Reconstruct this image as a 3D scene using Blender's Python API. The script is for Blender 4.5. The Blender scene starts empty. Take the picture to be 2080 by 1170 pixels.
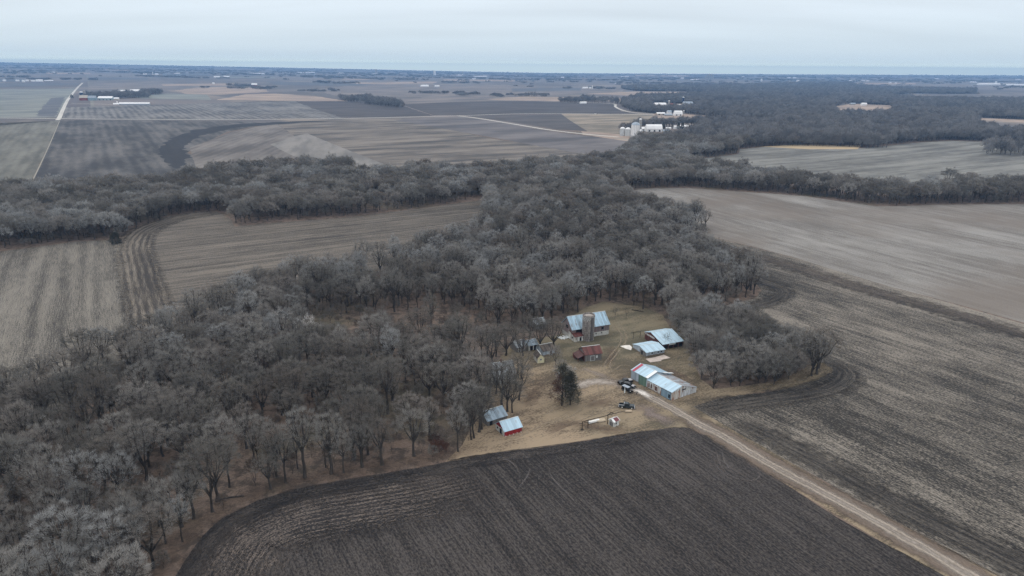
import bpy, bmesh, math, random
import numpy as np
from mathutils import Vector, Matrix, noise as mnoise

R_ = random.Random(7)
scene = bpy.context.scene
COL = scene.collection

# ------------------------------------------------------------------ camera
CAM_H = 112.0
FOC = 1387.0            # focal length in photo pixels (2080 wide)
PITCH = math.atan(0.3201)
ROLL = math.atan(0.0085)
cF = Vector((0, math.cos(PITCH), -math.sin(PITCH)))
cD = Vector((0, -math.sin(PITCH), -math.cos(PITCH)))
cR = Vector((1, 0, 0))
img_right = cR * math.cos(ROLL) + cD * (-math.sin(ROLL))
img_down = cR * math.sin(ROLL) + cD * math.cos(ROLL)
cam_d = bpy.data.cameras.new("camera")
cam = bpy.data.objects.new("camera", cam_d)
COL.objects.link(cam)
m = Matrix((( img_right.x, -img_down.x, -cF.x, 0),
            ( img_right.y, -img_down.y, -cF.y, 0),
            ( img_right.z, -img_down.z, -cF.z, CAM_H),
            (0, 0, 0, 1)))
cam.matrix_world = m
cam_d.sensor_width = 36.0
cam_d.lens = FOC / 2080 * 36.0
cam_d.clip_start = 1.0
cam_d.clip_end = 90000
scene.camera = cam

# ------------------------------------------------------------------ world, sun, exposure
SUN_EL, SUN_AZ = math.radians(48), math.radians(-60)
world = bpy.data.worlds.new("World")
scene.world = world
world.use_nodes = True
wn, wl = world.node_tree.nodes, world.node_tree.links
wn.clear()
w_out = wn.new("ShaderNodeOutputWorld")
w_bg = wn.new("ShaderNodeBackground"); w_bg.inputs[1].default_value = 0.1
w_sky = wn.new("ShaderNodeTexSky"); w_sky.sky_type = 'NISHITA'; w_sky.sun_disc = False
w_sky.sun_elevation = SUN_EL; w_sky.sun_rotation = SUN_AZ; w_sky.air_density = 1.0; w_sky.dust_density = 1.5
w_tc = wn.new("ShaderNodeTexCoord")
w_sep = wn.new("ShaderNodeSeparateXYZ"); wl.new(w_tc.outputs['Generated'], w_sep.inputs[0])
w_z = wn.new("ShaderNodeMath"); w_z.operation = 'ADD'; w_z.inputs[1].default_value = 0.12
w_z.use_clamp = False; wl.new(w_sep.outputs[2], w_z.inputs[0])
w_zm = wn.new("ShaderNodeMath"); w_zm.operation = 'MAXIMUM'; w_zm.inputs[1].default_value = 0.05; wl.new(w_z.outputs[0], w_zm.inputs[0])
w_dx = wn.new("ShaderNodeMath"); w_dx.operation = 'DIVIDE'; wl.new(w_sep.outputs[0], w_dx.inputs[0]); wl.new(w_zm.outputs[0], w_dx.inputs[1])
w_dy = wn.new("ShaderNodeMath"); w_dy.operation = 'DIVIDE'; wl.new(w_sep.outputs[1], w_dy.inputs[0]); wl.new(w_zm.outputs[0], w_dy.inputs[1])
w_cmb = wn.new("ShaderNodeCombineXYZ"); wl.new(w_dx.outputs[0], w_cmb.inputs[0]); wl.new(w_dy.outputs[0], w_cmb.inputs[1])
w_map = wn.new("ShaderNodeMapping"); w_map.inputs['Rotation'].default_value = (0, 0, 0.25); w_map.inputs['Scale'].default_value = (0.35, 1.1, 1)
wl.new(w_cmb.outputs[0], w_map.inputs[0])
w_n = wn.new("ShaderNodeTexNoise"); w_n.inputs['Scale'].default_value = 1.3; w_n.inputs['Detail'].default_value = 5; w_n.inputs['Roughness'].default_value = 0.42
wl.new(w_map.outputs[0], w_n.inputs['Vector'])
# elevation ramp of the cloud deck: bluish low down, milky white higher up
w_ramp = wn.new("ShaderNodeValToRGB")
cr = w_ramp.color_ramp
_stops = [(0.0, (1.2, 1.28, 1.02)), (0.007, (1.16, 1.24, 1.0)), (0.009, (0.9, 0.98, 0.88)), (0.013, (0.68, 0.765, 0.75)), (0.0175, (0.61, 0.69, 0.71)), (0.035, (0.565, 0.64, 0.68)), (0.07, (0.575, 0.64, 0.69)), (0.1, (0.6, 0.66, 0.71)), (0.17, (0.74, 0.77, 0.8)), (0.4, (0.82, 0.82, 0.82))]
for _i, (_p, _c) in enumerate(_stops):
    _e = cr.elements[_i] if _i < 2 else cr.elements.new(_p)
    _e.position = _p if _i != 1 else 1.0
    if _i == 1: _e.color = (.445, .445, .445, 1)
    else: _e.color = tuple(x * .545 for x in _c) + (1,)
_e = cr.elements.new(_stops[1][0]); _e.color = tuple(x * .545 for x in _stops[1][1]) + (1,)
w_add = wn.new("ShaderNodeMath"); w_add.operation = 'MULTIPLY_ADD'; w_add.inputs[1].default_value = 0.16; w_add.inputs[2].default_value = -0.08
wl.new(w_n.outputs[0], w_add.inputs[0])
w_el = wn.new("ShaderNodeMath"); w_el.operation = 'MULTIPLY_ADD'; wl.new(w_sep.outputs[2], w_el.inputs[0]); w_el.inputs[1].default_value = 1.0
w_damp = wn.new('ShaderNodeMath'); w_damp.operation = 'MULTIPLY'; w_dz = wn.new('ShaderNodeMath'); w_dz.operation = 'MULTIPLY'; w_dz.use_clamp = True; w_dz.inputs[1].default_value = 14.0
wl.new(w_sep.outputs[2], w_dz.inputs[0]); wl.new(w_dz.outputs[0], w_damp.inputs[0]); wl.new(w_add.outputs[0], w_damp.inputs[1]); w_el.inputs[2].default_value = 0.0; wl.new(w_el.outputs[0], w_ramp.inputs[0])
w_sc = wn.new("ShaderNodeVectorMath"); w_sc.operation = 'SCALE'; w_sc.inputs['Scale'].default_value = 19.2
wl.new(w_ramp.outputs[0], w_sc.inputs[0])
w_br = wn.new('ShaderNodeMath'); w_br.operation = 'MULTIPLY_ADD'; wl.new(w_damp.outputs[0], w_br.inputs[0]); w_br.inputs[1].default_value = 19.2*2.2; w_br.inputs[2].default_value = 19.2; wl.new(w_br.outputs[0], w_sc.inputs['Scale'])
w_mix = wn.new("ShaderNodeMix"); w_mix.data_type = 'RGBA'; w_mix.inputs[0].default_value = 0.94
wl.new(w_sky.outputs[0], w_mix.inputs[6]); wl.new(w_sc.outputs[0], w_mix.inputs[7])
wl.new(w_mix.outputs[2], w_bg.inputs[0]); wl.new(w_bg.outputs[0], w_out.inputs[0])

sun_d = bpy.data.lights.new("sun", 'SUN'); sun_d.energy = 0.5; sun_d.angle = math.radians(14); sun_d.color = (1.0, 0.97, 0.93)
sun = bpy.data.objects.new("sun", sun_d); COL.objects.link(sun)
sdir = Vector((math.sin(SUN_AZ) * math.cos(SUN_EL), math.cos(SUN_AZ) * math.cos(SUN_EL), math.sin(SUN_EL)))
sun.rotation_euler = sdir.to_track_quat('Z', 'Y').to_euler()
sun.location = (0, 0, 300)

scene.view_settings.view_transform = 'Standard'
scene.view_settings.look = 'None'
scene.view_settings.exposure = 0.42
scene.view_settings.gamma = 1.0
scene.render.engine = 'CYCLES'
scene.cycles.use_denoising = True
scene.cycles.denoising_prefilter = 'NONE'
scene.cycles.use_adaptive_sampling = False
scene.cycles.max_bounces = 4
scene.cycles.diffuse_bounces = 2
scene.cycles.glossy_bounces = 1
scene.cycles.transparent_max_bounces = 8
scene.cycles.volume_bounces = 0

# ------------------------------------------------------------------ terrain and measuring helpers
_rx = (np.array([-400, 0, 520, 1100, 1560, 2080, 2500]) - 1040) / FOC / 1.05
_rz = np.array([190, 172, 116, 42, 56, 76, 84.])
Y0, Y1 = 3500.0, 16000.0
def H(x, y):
    y = np.asarray(y, float); x = np.asarray(x, float)
    a = x / np.maximum(y, 1.0)
    t = np.clip((y - Y0) / (Y1 - Y0), 0, 1.1)
    return np.interp(a, _rx, _rz) * t

def ray(px, py):
    u, v = (px - 1040) / FOC, (py - 585) / FOC
    return cF + img_right * u + img_down * v

def at(px, py, h=0.0):
    """ground point seen at a photo pixel"""
    d = ray(px, py)
    if d.z < -1e-5:
        t = -(CAM_H - h) / d.z
        if t * d.y < Y0: return Vector((d.x * t, d.y * t, h))
    f = lambda t: CAM_H + t * d.z - h - float(H(d.x * t, d.y * t))
    lo = Y0 * 0.9 / d.y; hi = lo
    while f(hi) > 0 and hi * d.y < 15900: lo = hi; hi += 60
    for _ in range(25):
        mid = (lo + hi) / 2
        if f(mid) > 0: lo = mid
        else: hi = mid
    t = (lo + hi) / 2
    return Vector((d.x * t, d.y * t, float(H(d.x * t, d.y * t)) + h))

def proj(P):
    """world points (n,3) -> photo pixels (n,2) and depth"""
    P = np.atleast_2d(np.asarray(P, float)) - np.array([0, 0, CAM_H])
    z = P @ np.array(cF); u = P @ np.array(img_right); v = P @ np.array(img_down)
    zz = np.where(z > 1, z, 1)
    return 1040 + FOC * u / zz, 585 + FOC * v / zz, z

def inpoly(x, y, poly):
    poly = np.asarray(poly)[:, :2]
    r = np.zeros(len(x), bool)
    n = len(poly)
    for i in range(n):
        x1, y1 = poly[i]; x2, y2 = poly[(i + 1) % n]
        if y1 == y2: continue
        c = ((y1 > y) != (y2 > y)) & (x < (x2 - x1) * (y - y1) / (y2 - y1) + x1)
        r ^= c
    return r

def rowdir(vpx):
    """world angle of rows whose vanishing point lies on the horizon at photo column vpx"""
    return math.atan2(1.0, (vpx - 1040) / FOC / 1.05)

# ------------------------------------------------------------------ object helpers
def link(o, parent=None):
    COL.objects.link(o)
    if parent is not None: o.parent = parent
    return o
def tag(o, label=None, cat=None, group=None, kind=None):
    if label: o["label"] = label
    if cat: o["category"] = cat
    if group: o["group"] = group
    if kind: o["kind"] = kind
    return o
def thing(name, label, cat, loc, rz=0.0, group=None):
    o = bpy.data.objects.new(name, None); link(o)
    o.empty_display_size = 0.5
    o.location = loc; o.rotation_euler = (0, 0, rz)
    return tag(o, label, cat, group)
def mesh_obj(name, verts, faces, mat=None, parent=None, uvs=None, smooth=False):
    me = bpy.data.meshes.new(name)
    me.from_pydata([tuple(v) for v in verts], [], faces)
    if mat: me.materials.append(mat)
    if uvs is not None:
        uvl = me.uv_layers.new(name="UVMap")
        for l in me.loops: uvl.data[l.index].uv = uvs[l.vertex_index]
    if smooth: me.polygons.foreach_set("use_smooth", [True] * len(me.polygons))
    me.update()
    return link(bpy.data.objects.new(name, me), parent)

class MB:
    """collects boxes, prisms and tubes of one part into one mesh"""
    def __init__(s): s.v = []; s.f = []
    def add(s, vs, fs):
        b = len(s.v); s.v += [tuple(v) for v in vs]; s.f += [tuple(i + b for i in f) for f in fs]
        return s
    def box(s, x0, x1, y0, y1, z0, z1):
        return s.add([(x0,y0,z0),(x1,y0,z0),(x1,y1,z0),(x0,y1,z0),(x0,y0,z1),(x1,y0,z1),(x1,y1,z1),(x0,y1,z1)],
                     [(0,3,2,1),(4,5,6,7),(0,1,5,4),(1,2,6,5),(2,3,7,6),(3,0,4,7)])
    def prism(s, prof, x0, x1, axis='x'):
        """profile of (y,z) extruded along x (or (x,z) along y)"""
        n = len(prof)
        if axis == 'x': vs = [(x0, p[0], p[1]) for p in prof] + [(x1, p[0], p[1]) for p in prof]
        else: vs = [(p[0], x0, p[1]) for p in prof] + [(p[0], x1, p[1]) for p in prof]
        fs = [tuple(range(n)), tuple(range(2*n-1, n-1, -1))] + [(i, i+n, (i+1)%n+n, (i+1)%n) for i in range(n)]
        return s.add(vs, fs)
    def tube(s, pts, rad, sides=6, cap=True):
        pts = [Vector(p) for p in pts]
        if not hasattr(rad, '__len__'): rad = [rad] * len(pts)
        b = len(s.v)
        for i, p in enumerate(pts):
            d = (pts[min(i+1, len(pts)-1)] - pts[max(i-1, 0)]).normalized()
            a = d.orthogonal().normalized() if abs(d.z) < .99 else Vector((1, 0, 0))
            if abs(d.z) < .99: a = d.cross(Vector((0, 0, 1))).normalized()
            c = d.cross(a).normalized()
            for k in range(sides):
                t = 2 * math.pi * k / sides
                s.v.append(tuple(p + (a * math.cos(t) + c * math.sin(t)) * rad[i]))
        for i in range(len(pts) - 1):
            for k in range(sides):
                k2 = (k + 1) % sides
                s.f.append((b+i*sides+k, b+i*sides+k2, b+(i+1)*sides+k2, b+(i+1)*sides+k))
        if cap:
            s.f.append(tuple(b + k for k in range(sides))); e = b + (len(pts)-1)*sides
            s.f.append(tuple(e + sides - 1 - k for k in range(sides)))
        return s
    def lathe(s, prof, sides=20, cx=0, cy=0):
        b = len(s.v)
        for r, z in prof:
            for k in range(sides):
                t = 2*math.pi*k/sides; s.v.append((cx + r*math.cos(t), cy + r*math.sin(t), z))
        for i in range(len(prof)-1):
            for k in range(sides):
                k2 = (k+1) % sides
                s.f.append((b+i*sides+k, b+i*sides+k2, b+(i+1)*sides+k2, b+(i+1)*sides+k))
        s.f.append(tuple(b + (len(prof)-1)*sides + k for k in range(sides)))
        return s
    def build(s, name, mat, parent=None, smooth=False):
        o = mesh_obj(name, s.v, s.f, mat, parent, smooth=False)
        if smooth:
            o.data.polygons.foreach_set("use_smooth", [True]*len(o.data.polygons))
            try: o.data.set_sharp_from_angle(angle=math.radians(35))
            except Exception: pass
        return o

# ------------------------------------------------------------------ materials
def lin(c): c = c / 255.0; return c / 12.92 if c <= 0.04045 else ((c + 0.055) / 1.055) ** 2.4
GAIN = 1.22
def C(r, g, b, k=1.0): return (min(.9, lin(r) * GAIN * k * .97), min(.9, lin(g) * GAIN * k), min(.9, lin(b) * GAIN * k * 1.03), 1)

class NT:
    def __init__(s, name):
        s.mat = bpy.data.materials.new(name); s.mat.use_nodes = True
        s.n = s.mat.node_tree.nodes; s.l = s.mat.node_tree.links
        s.b = s.n['Principled BSDF']; s.out = s.n['Material Output']
        s.b.inputs['Roughness'].default_value = 0.9
        s.b.inputs['Specular IOR Level'].default_value = 0.15
    def new(s, t, **k):
        x = s.n.new(t)
        for a, b in k.items(): setattr(x, a, b)
        return x
    def set(s, sock, v):
        if isinstance(v, bpy.types.NodeSocket): s.l.new(v, sock)
        else: sock.default_value = v
    def math(s, op, a, b=0.0, c=None, clamp=False):
        x = s.new('ShaderNodeMath', operation=op, use_clamp=clamp)
        s.set(x.inputs[0], a); s.set(x.inputs[1], b)
        if c is not None: s.set(x.inputs[2], c)
        return x.outputs[0]
    def map(s, vec, scale=(1,1,1), rot=(0,0,0), loc=(0,0,0)):
        x = s.new('ShaderNodeMapping'); s.l.new(vec, x.inputs[0])
        x.inputs['Scale'].default_value = scale; x.inputs['Rotation'].default_value = rot; x.inputs['Location'].default_value = loc
        return x.outputs[0]
    def noise(s, vec, scale=1.0, detail=3.0, rough=0.55):
        x = s.new('ShaderNodeTexNoise'); s.l.new(vec, x.inputs['Vector'])
        x.inputs['Scale'].default_value = scale; x.inputs['Detail'].default_value = detail; x.inputs['Roughness'].default_value = rough
        return x.outputs[0]
    def mix(s, f, a, b):
        x = s.new('ShaderNodeMix', data_type='RGBA'); s.set(x.inputs[0], f); s.set(x.inputs[6], a); s.set(x.inputs[7], b)
        return x.outputs[2]
    def rng(s, v, a, b, c=0.0, d=1.0):
        x = s.new('ShaderNodeMapRange'); s.l.new(v, x.inputs[0])
        for i, q in enumerate((a, b, c, d)): x.inputs[i+1].default_value = q
        return x.outputs[0]
    def pos(s): return s.new('ShaderNodeNewGeometry').outputs['Position']
    def obj(s): return s.new('ShaderNodeTexCoord').outputs['Object']
    def uv(s): return s.new('ShaderNodeTexCoord').outputs['UV']
    def col(s, c): s.set(s.b.inputs['Base Color'], c); return s
    def alpha(s, f):
        t = s.new('ShaderNodeBsdfTransparent'); m = s.new('ShaderNodeMixShader')
        s.set(m.inputs[0], f); s.l.new(t.outputs[0], m.inputs[1]); s.l.new(s.b.outputs[0], m.inputs[2]); s.l.new(m.outputs[0], s.out.inputs[0])
        return s

def field_mat(name, dark, light, vp=None, uv=False, fine=1.0, swath=0.8, speck=0.8, blotch=0.8, period=None, pamp=0.6,
              fs=1.0, ss=0.09, tint=None, tint_amt=0.5, feather=None, alpha=None, bias=0.0, period2=None, p2amp=0.5, spk=1.9, wobble=3.0, mid=.35):
    t = NT(name)
    p = t.uv() if uv else t.map(t.pos(), rot=(0, 0, -rowdir(vp if vp is not None else 170)))
    # wobble so the rows are never ruler straight
    wv = t.noise(t.map(p, scale=(.012, .012, 1)), 1.0, 2)
    wob = t.new('ShaderNodeCombineXYZ'); t.l.new(t.math('MULTIPLY', t.math('SUBTRACT', wv, .5), wobble), wob.inputs[1])
    va = t.new('ShaderNodeVectorMath', operation='ADD'); t.l.new(p, va.inputs[0]); t.l.new(wob.outputs[0], va.inputs[1])
    p = va.outputs[0]
    terms = []
    if fine: terms.append((t.noise(t.map(p, scale=(.10*fs, 2.1*fs, 1)), 1.0, 4, .65), fine*2.0))
    if swath: terms.append((t.noise(t.map(p, scale=(.0055, ss, 1), loc=(3, 7, 0)), 1.0, 3, .55), swath*2.4))
    if speck: terms.append((t.noise(t.map(p, scale=(.55*spk, 1.1*spk, 1)), 1.0, 5, .75), speck*2.4))
    if blotch: terms.append((t.noise(t.map(p, scale=(.006, .012, 1), loc=(31, 5, 0)), 1.0, 4, .6), blotch*2.6))
    if mid: terms.append((t.noise(t.map(p, scale=(.05, .13, 1), loc=(13, 2, 0)), 1.0, 4, .65), mid*2.4))
    acc = None
    for n, a in terms:
        x = t.math('MULTIPLY', t.math('SUBTRACT', n, .5), a)
        acc = x if acc is None else t.math('ADD', acc, x)
    for per, amp in ((period, pamp), (period2, p2amp)):
        if not per: continue
        sp = t.new('ShaderNodeSeparateXYZ'); t.l.new(p, sp.inputs[0])
        n = t.noise(t.map(p, scale=(.03/per*3, .25/per, 1)), 1.0, 2)
        ph = t.math('MULTIPLY_ADD', sp.outputs[1], 2*math.pi/per, t.math('MULTIPLY', n, 5.0))
        sn = t.math('SINE', ph)
        am = t.rng(t.noise(t.map(p, scale=(.02, .03, 1), loc=(9, 9, 0)), 1.0, 2), .35, .65, .2, 1.0)
        acc = t.math('ADD', acc, t.math('MULTIPLY', t.math('MULTIPLY', sn, amp*.5), am))
    f = t.math('ADD', acc, .5 + bias, clamp=True)
    c = t.mix(f, dark, light)
    if tint:
        tf = t.rng(t.noise(t.map(t.pos(), scale=(.008, .008, 1), loc=(77, 3, 0)), 1.0, 4), .45, .62, 0, tint_amt)
        c = t.mix(tf, c, tint)
    t.col(c)
    if alpha is not None or feather is not None:
        a = alpha if alpha is not None else 1.0
        if feather is not None:   # soft ragged edge across the ribbon, from its own width coordinate
            uvs = t.new('ShaderNodeSeparateXYZ'); t.l.new(t.uv(), uvs.inputs[0])
            e0, e1, soft = feather
            nn = t.math('MULTIPLY', t.math('SUBTRACT', t.noise(t.map(t.pos(), scale=(.25, .25, 1)), 1.0, 4), .5), soft*2.0)
            v = t.math('ADD', uvs.outputs[1], nn)
            fa = t.rng(v, e0, e0 + soft, 0, 1); fb = t.rng(v, e1 - soft, e1, 1, 0)
            fa = t.math('MULTIPLY', fa, fb)
            at_ = t.new('ShaderNodeAttribute'); at_.attribute_name = 'fade'; fa = t.math('MULTIPLY', fa, at_.outputs['Fac'])
            f2 = t.math('MULTIPLY', fa, a, clamp=True)
        else: f2 = a
        t.alpha(f2)
    return t.mat

def plain(name, c, rough=.8, var=.25, scale=.6, spec=.2, metallic=0.0):
    t = NT(name)
    n = t.noise(t.map(t.obj(), scale=(scale, scale, scale)), 1.0, 4, .6)
    d = tuple(x*(1-var) for x in c[:3]) + (1,); l = tuple(min(.95, x*(1+var)) for x in c[:3]) + (1,)
    t.col(t.mix(t.rng(n, .3, .7), d, l))
    t.b.inputs['Roughness'].default_value = rough; t.b.inputs['Specular IOR Level'].default_value = spec; t.b.inputs['Metallic'].default_value = metallic
    return t.mat

def metal_roof(name, c, stripe=.12, rust=None, rust_amt=0.0, rust_lo=.5, axis=0, pw=.9):
    """sheet-metal: individual panels across the slope, seams, optional rust streaks down the slope"""
    t = NT(name); p = t.obj()
    sc = (1/pw, .04, .04) if axis == 0 else (.04, 1/pw, .04)
    wn_ = t.new('ShaderNodeTexWhiteNoise', noise_dimensions='1D')
    sep = t.new('ShaderNodeSeparateXYZ'); t.l.new(p, sep.inputs[0])
    ax = sep.outputs[axis]
    t.l.new(t.math('FLOOR', t.math('DIVIDE', ax, pw)), wn_.inputs['W'])
    n = t.noise(t.map(p, scale=(1.6, .12, .12) if axis == 0 else (.12, 1.6, .12)), 1.0, 4, .6)
    f = t.math('ADD', t.math('MULTIPLY', t.math('SUBTRACT', wn_.outputs[0], .5), 1.0), t.math('MULTIPLY', t.math('SUBTRACT', n, .5), 1.6))
    f = t.math('ADD', f, .5, clamp=True)
    d = tuple(x*(1-stripe*2.2) for x in c[:3]) + (1,); l = tuple(min(.92, x*(1+stripe)) for x in c[:3]) + (1,)
    cc = t.mix(f, d, l)
    fr = t.math('FRACT', t.math('DIVIDE', ax, pw))
    seam = t.math('LESS_THAN', fr, .07)
    cc = t.mix(t.math('MULTIPLY', seam, .35), cc, tuple(x*.45 for x in c[:3]) + (1,))
    if rust:
        rn = t.noise(t.map(p, scale=(1.1, .35, .35) if axis == 0 else (.35, 1.1, .35), loc=(5, 2, 1)), 1.0, 5, .65)
        cc = t.mix(t.rng(rn, rust_lo, rust_lo + .12, 0, rust_amt), cc, rust)
    t.col(cc); t.b.inputs['Roughness'].default_value = .45; t.b.inputs['Specular IOR Level'].default_value = .35
    return t.mat

def board_wall(name, c, c2, pw=.28, dirt=.5, low=None, rust=None, rust_amt=.6):
    t = NT(name); p = t.obj()
    sep = t.new('ShaderNodeSeparateXYZ'); t.l.new(p, sep.inputs[0])
    s = t.math('ADD', sep.outputs[0], sep.outputs[1])
    w = t.new('ShaderNodeTexWhiteNoise', noise_dimensions='1D')
    t.l.new(t.math('FLOOR', t.math('DIVIDE', s, pw)), w.inputs['W'])
    n = t.noise(t.map(p, scale=(3, 3, .5)), 1.0, 4, .7)
    f = t.math('ADD', t.math('MULTIPLY', w.outputs[0], .6), t.math('MULTIPLY', n, .7 * dirt * 2))
    cc = t.mix(t.rng(f, .2, 1.0), c, c2)
    if rust:
        rn = t.noise(t.map(p, scale=(1.2, 1.2, .3), loc=(3, 1, 9)), 1.0, 4, .6)
        cc = t.mix(t.rng(rn, .5, .6, 0, rust_amt), cc, rust)
    if low:
        z = sep.outputs[2]
        zn = t.math('ADD', z, t.math('MULTIPLY', t.math('SUBTRACT', n, .5), .8))
        cc = t.mix(t.rng(zn, low[0]-.15, low[0]+.15, 1, 0), cc, low[1])
    t.col(cc)
    return t.mat

# ------------------------------------------------------------------ ground
def ground_z(x, y, lvl=0):
    return float(H(x, y)) + lvl * 0.006 * (1 + max(y, 0) / 400.0) + (lvl > 0) * max(0.0, y - 3000) * 2.5e-4

def densify(pts, closed, step, jit, rnd):
    out = []
    n = len(pts)
    for i in range(n if closed else n - 1):
        a, b = pts[i], pts[(i + 1) % n]
        L = (b - a).length; d = (a + b).length * .5
        st = max(step, d * .012)
        k = max(1, int(L / st))
        nrm = Vector((-(b - a).y, (b - a).x)).normalized() if L > 0 else Vector((0, 0))
        for j in range(k):
            p = a.lerp(b, j / k)
            q = mnoise.noise(Vector((p.x * .05, p.y * .05, 1.3))) + .6 * mnoise.noise(Vector((p.x * .3, p.y * .3, 5.3)))
            out.append(p + nrm * q * jit)
    if not closed: out.append(pts[-1])
    return out

def smooth_line(pts, sub=6):
    P = [pts[0]] + list(pts) + [pts[-1]]; out = []
    for i in range(1, len(P) - 2):
        for k in range(sub):
            t = k / sub; a, b, c, d = P[i-1], P[i], P[i+1], P[i+2]
            out.append(.5 * ((2*b) + (c-a)*t + (2*a-5*b+4*c-d)*t*t + (3*b-a-3*c+d)*t*t*t))
    out.append(P[-2]); return out

def px2(pts): return [at(x, y).to_2d() for x, y in pts]

def sheet(name, poly, mat, lvl=1, jit=.7, smooth=True, world=False, kind="structure", label=None):
    P = poly if world else px2(poly)
    P = [Vector(p) for p in P]
    far = max(p.y for p in P) > Y0
    P = densify(P, True, 4.0, jit, R_)
    bm = bmesh.new()
    vs = [bm.verts.new((p.x, p.y, 0)) for p in P]
    bm.faces.new(vs)
    bmesh.ops.triangulate(bm, faces=bm.faces[:])
    if far:
        for _ in range(4):
            es = [e_ for e_ in bm.edges if e_.calc_length() > 350]
            if not es: break
            bmesh.ops.subdivide_edges(bm, edges=es, cuts=1)
            bmesh.ops.triangulate(bm, faces=bm.faces[:])
    for v in bm.verts: v.co.z = ground_z(v.co.x, v.co.y, lvl)
    bmesh.ops.recalc_face_normals(bm, faces=bm.faces[:])
    me = bpy.data.meshes.new(name); bm.to_mesh(me); bm.free()
    if len(me.polygons) and me.polygons[0].normal.z < 0: me.flip_normals()
    me.materials.append(mat)
    return tag(link(bpy.data.objects.new(name, me)), label, None, None, kind)

def ribbon(name, line, left, right, mat, lvl=2, smooth=True, world=False, kind="structure", step=3.0, cross=1, ends=14.0):
    """strip along a ground line; UV = metres along, metres across"""
    P = [Vector(p) for p in (line if world else px2(line))]
    if smooth: P = smooth_line(P, 8)
    Q = [P[0]]
    for p in P[1:]:
        if (p - Q[-1]).length > step: Q.append(p)
    P = Q
    vs, uv, fs = [], [], []; s = 0
    for i, p in enumerate(P):
        if i: s += (p - P[i-1]).length
        d = (P[min(i+1, len(P)-1)] - P[max(i-1, 0)]).normalized(); n = Vector((-d.y, d.x))
        for k in range(cross + 1):
            w = left + (right - left) * k / cross     # left negative side .. right positive (to the left of travel)
            q = p + n * w
            vs.append((q.x, q.y, ground_z(q.x, q.y, lvl))); uv.append((s, abs(w - left)))
    c = cross + 1
    for i in range(len(P) - 1):
        for k in range(cross):
            a = i*c + k; fs.append((a, a+1, a+c+1, a+c)) if right < left else fs.append((a, a+c, a+c+1, a+1))
    o = mesh_obj(name, vs, fs, mat, None, uv)
    if o.data.polygons[0].normal.z < 0: o.data.flip_normals()
    fa = o.data.attributes.new("fade", 'FLOAT', 'POINT'); e_ = min(ends, s*.3)
    fa.data.foreach_set("value", [min(1.0, u_/e_, (s-u_)/e_) for u_, _ in uv])
    return tag(o, None, None, None, kind)

# base ground: woodland litter close by, a quilt of hazy farmland far out
t = NT("ground_cover")
p = t.pos()
lit = t.mix(t.rng(t.noise(t.map(p, scale=(.03,.03,1)), 1, 5, .65), .38, .62), C(76,66,59), C(104,86,75))
lit = t.mix(t.rng(t.noise(t.map(p, scale=(1.4,1.4,1)), 1, 5, .8), .38, .62), lit, C(122,106,94))
lit = t.mix(t.rng(t.noise(t.map(p, scale=(.22,.22,1), loc=(2,6,0)), 1, 4, .7), .46, .60, 0, .8), lit, C(58,52,47))
lit = t.mix(t.rng(t.noise(t.map(p, scale=(.018,.018,1), loc=(4,9,0)), 1, 3), .55, .68, 0, .6), lit, C(74,72,56))
pr = t.map(p, rot=(0,0,-rowdir(170)))
br = t.new('ShaderNodeTexBrick'); t.l.new(t.map(pr, scale=(1/1250., 1/1250., 1)), br.inputs['Vector'])
br.inputs['Scale'].default_value = 1.0; br.inputs['Mortar Size'].default_value = 0.004; br.inputs['Brick Width'].default_value = .8; br.inputs['Row Height'].default_value = .36
br.inputs['Color1'].default_value = C(84,78,80); br.inputs['Color2'].default_value = C(122,112,106); br.inputs['Mortar'].default_value = C(120,116,108)
fn = t.noise(t.map(pr, scale=(.0009,.0021,1)), 1, 4, .6)
farc = t.mix(t.rng(fn, .42, .6), br.outputs[0], C(92,88,86))
farc = t.mix(t.rng(t.noise(t.map(pr, scale=(.0006,.0035,1), loc=(8,3,0)), 1, 3), .56, .64, 0, .8), farc, C(132,120,108))
sp = t.new('ShaderNodeSeparateXYZ'); t.l.new(p, sp.inputs[0])
t.col(t.mix(t.rng(sp.outputs[1], 1250, 1500), lit, farc))
M_ground = t.mat
vs, fs = [], []
ys = [-300, 0, 200, 500, 1000, 1500, 2000, 2500, 3000, 3500] + list(range(4000, 16001, 500)); na = 72
for yy in ys:
    for k in range(na + 1):
        a = -1.5 + 3.0 * k / na; x = a * (yy + 700); vs.append((x, yy, float(H(x, yy))))
for j in range(len(ys)-1):
    for k in range(na):
        a = j*(na+1)+k; fs.append((a, a+1, a+na+2, a+na+1))
tag(mesh_obj("ground", vs, fs, M_ground), kind="structure")

# --- field materials (dark soil / pale residue)
F1 = field_mat("ploughed_dark_soil", C(34,31,30), C(78,72,68), 235, fine=1.0, swath=.3, speck=2.0, blotch=.7, period=1.52, pamp=.35, ss=.25, bias=-.15, period2=5.3, p2amp=.2, wobble=1)
F1h = field_mat("headland_residue", C(42,39,38), C(122,110,101), uv=True, fine=1.0, swath=.3, speck=2.0, blotch=1.2, period=1.7, pamp=.7, bias=-.12, feather=(0, 26, 10.0), wobble=1.5)
F1b = field_mat("bare_soil_strip", C(34,32,32), C(84,77,72), uv=True, fine=1.0, swath=.4, speck=1.9, blotch=1.3, mid=.8, bias=-.12, feather=(0, 7.5, 4.0), wobble=1)
F2 = field_mat("chopped_stubble", C(46,43,40), C(134,125,114), 110, fine=1.2, swath=.3, speck=2.0, blotch=1.2, ss=.3, bias=-.10, mid=.6, period2=4.5, p2amp=.15)
F2d = field_mat("dark_headland", C(40,37,35), C(100,93,85), uv=True, fine=1.2, swath=.5, speck=1.4, blotch=.9, bias=-.2, feather=(0, 15, 6.0), period=2.6, pamp=.6, wobble=1)
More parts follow.
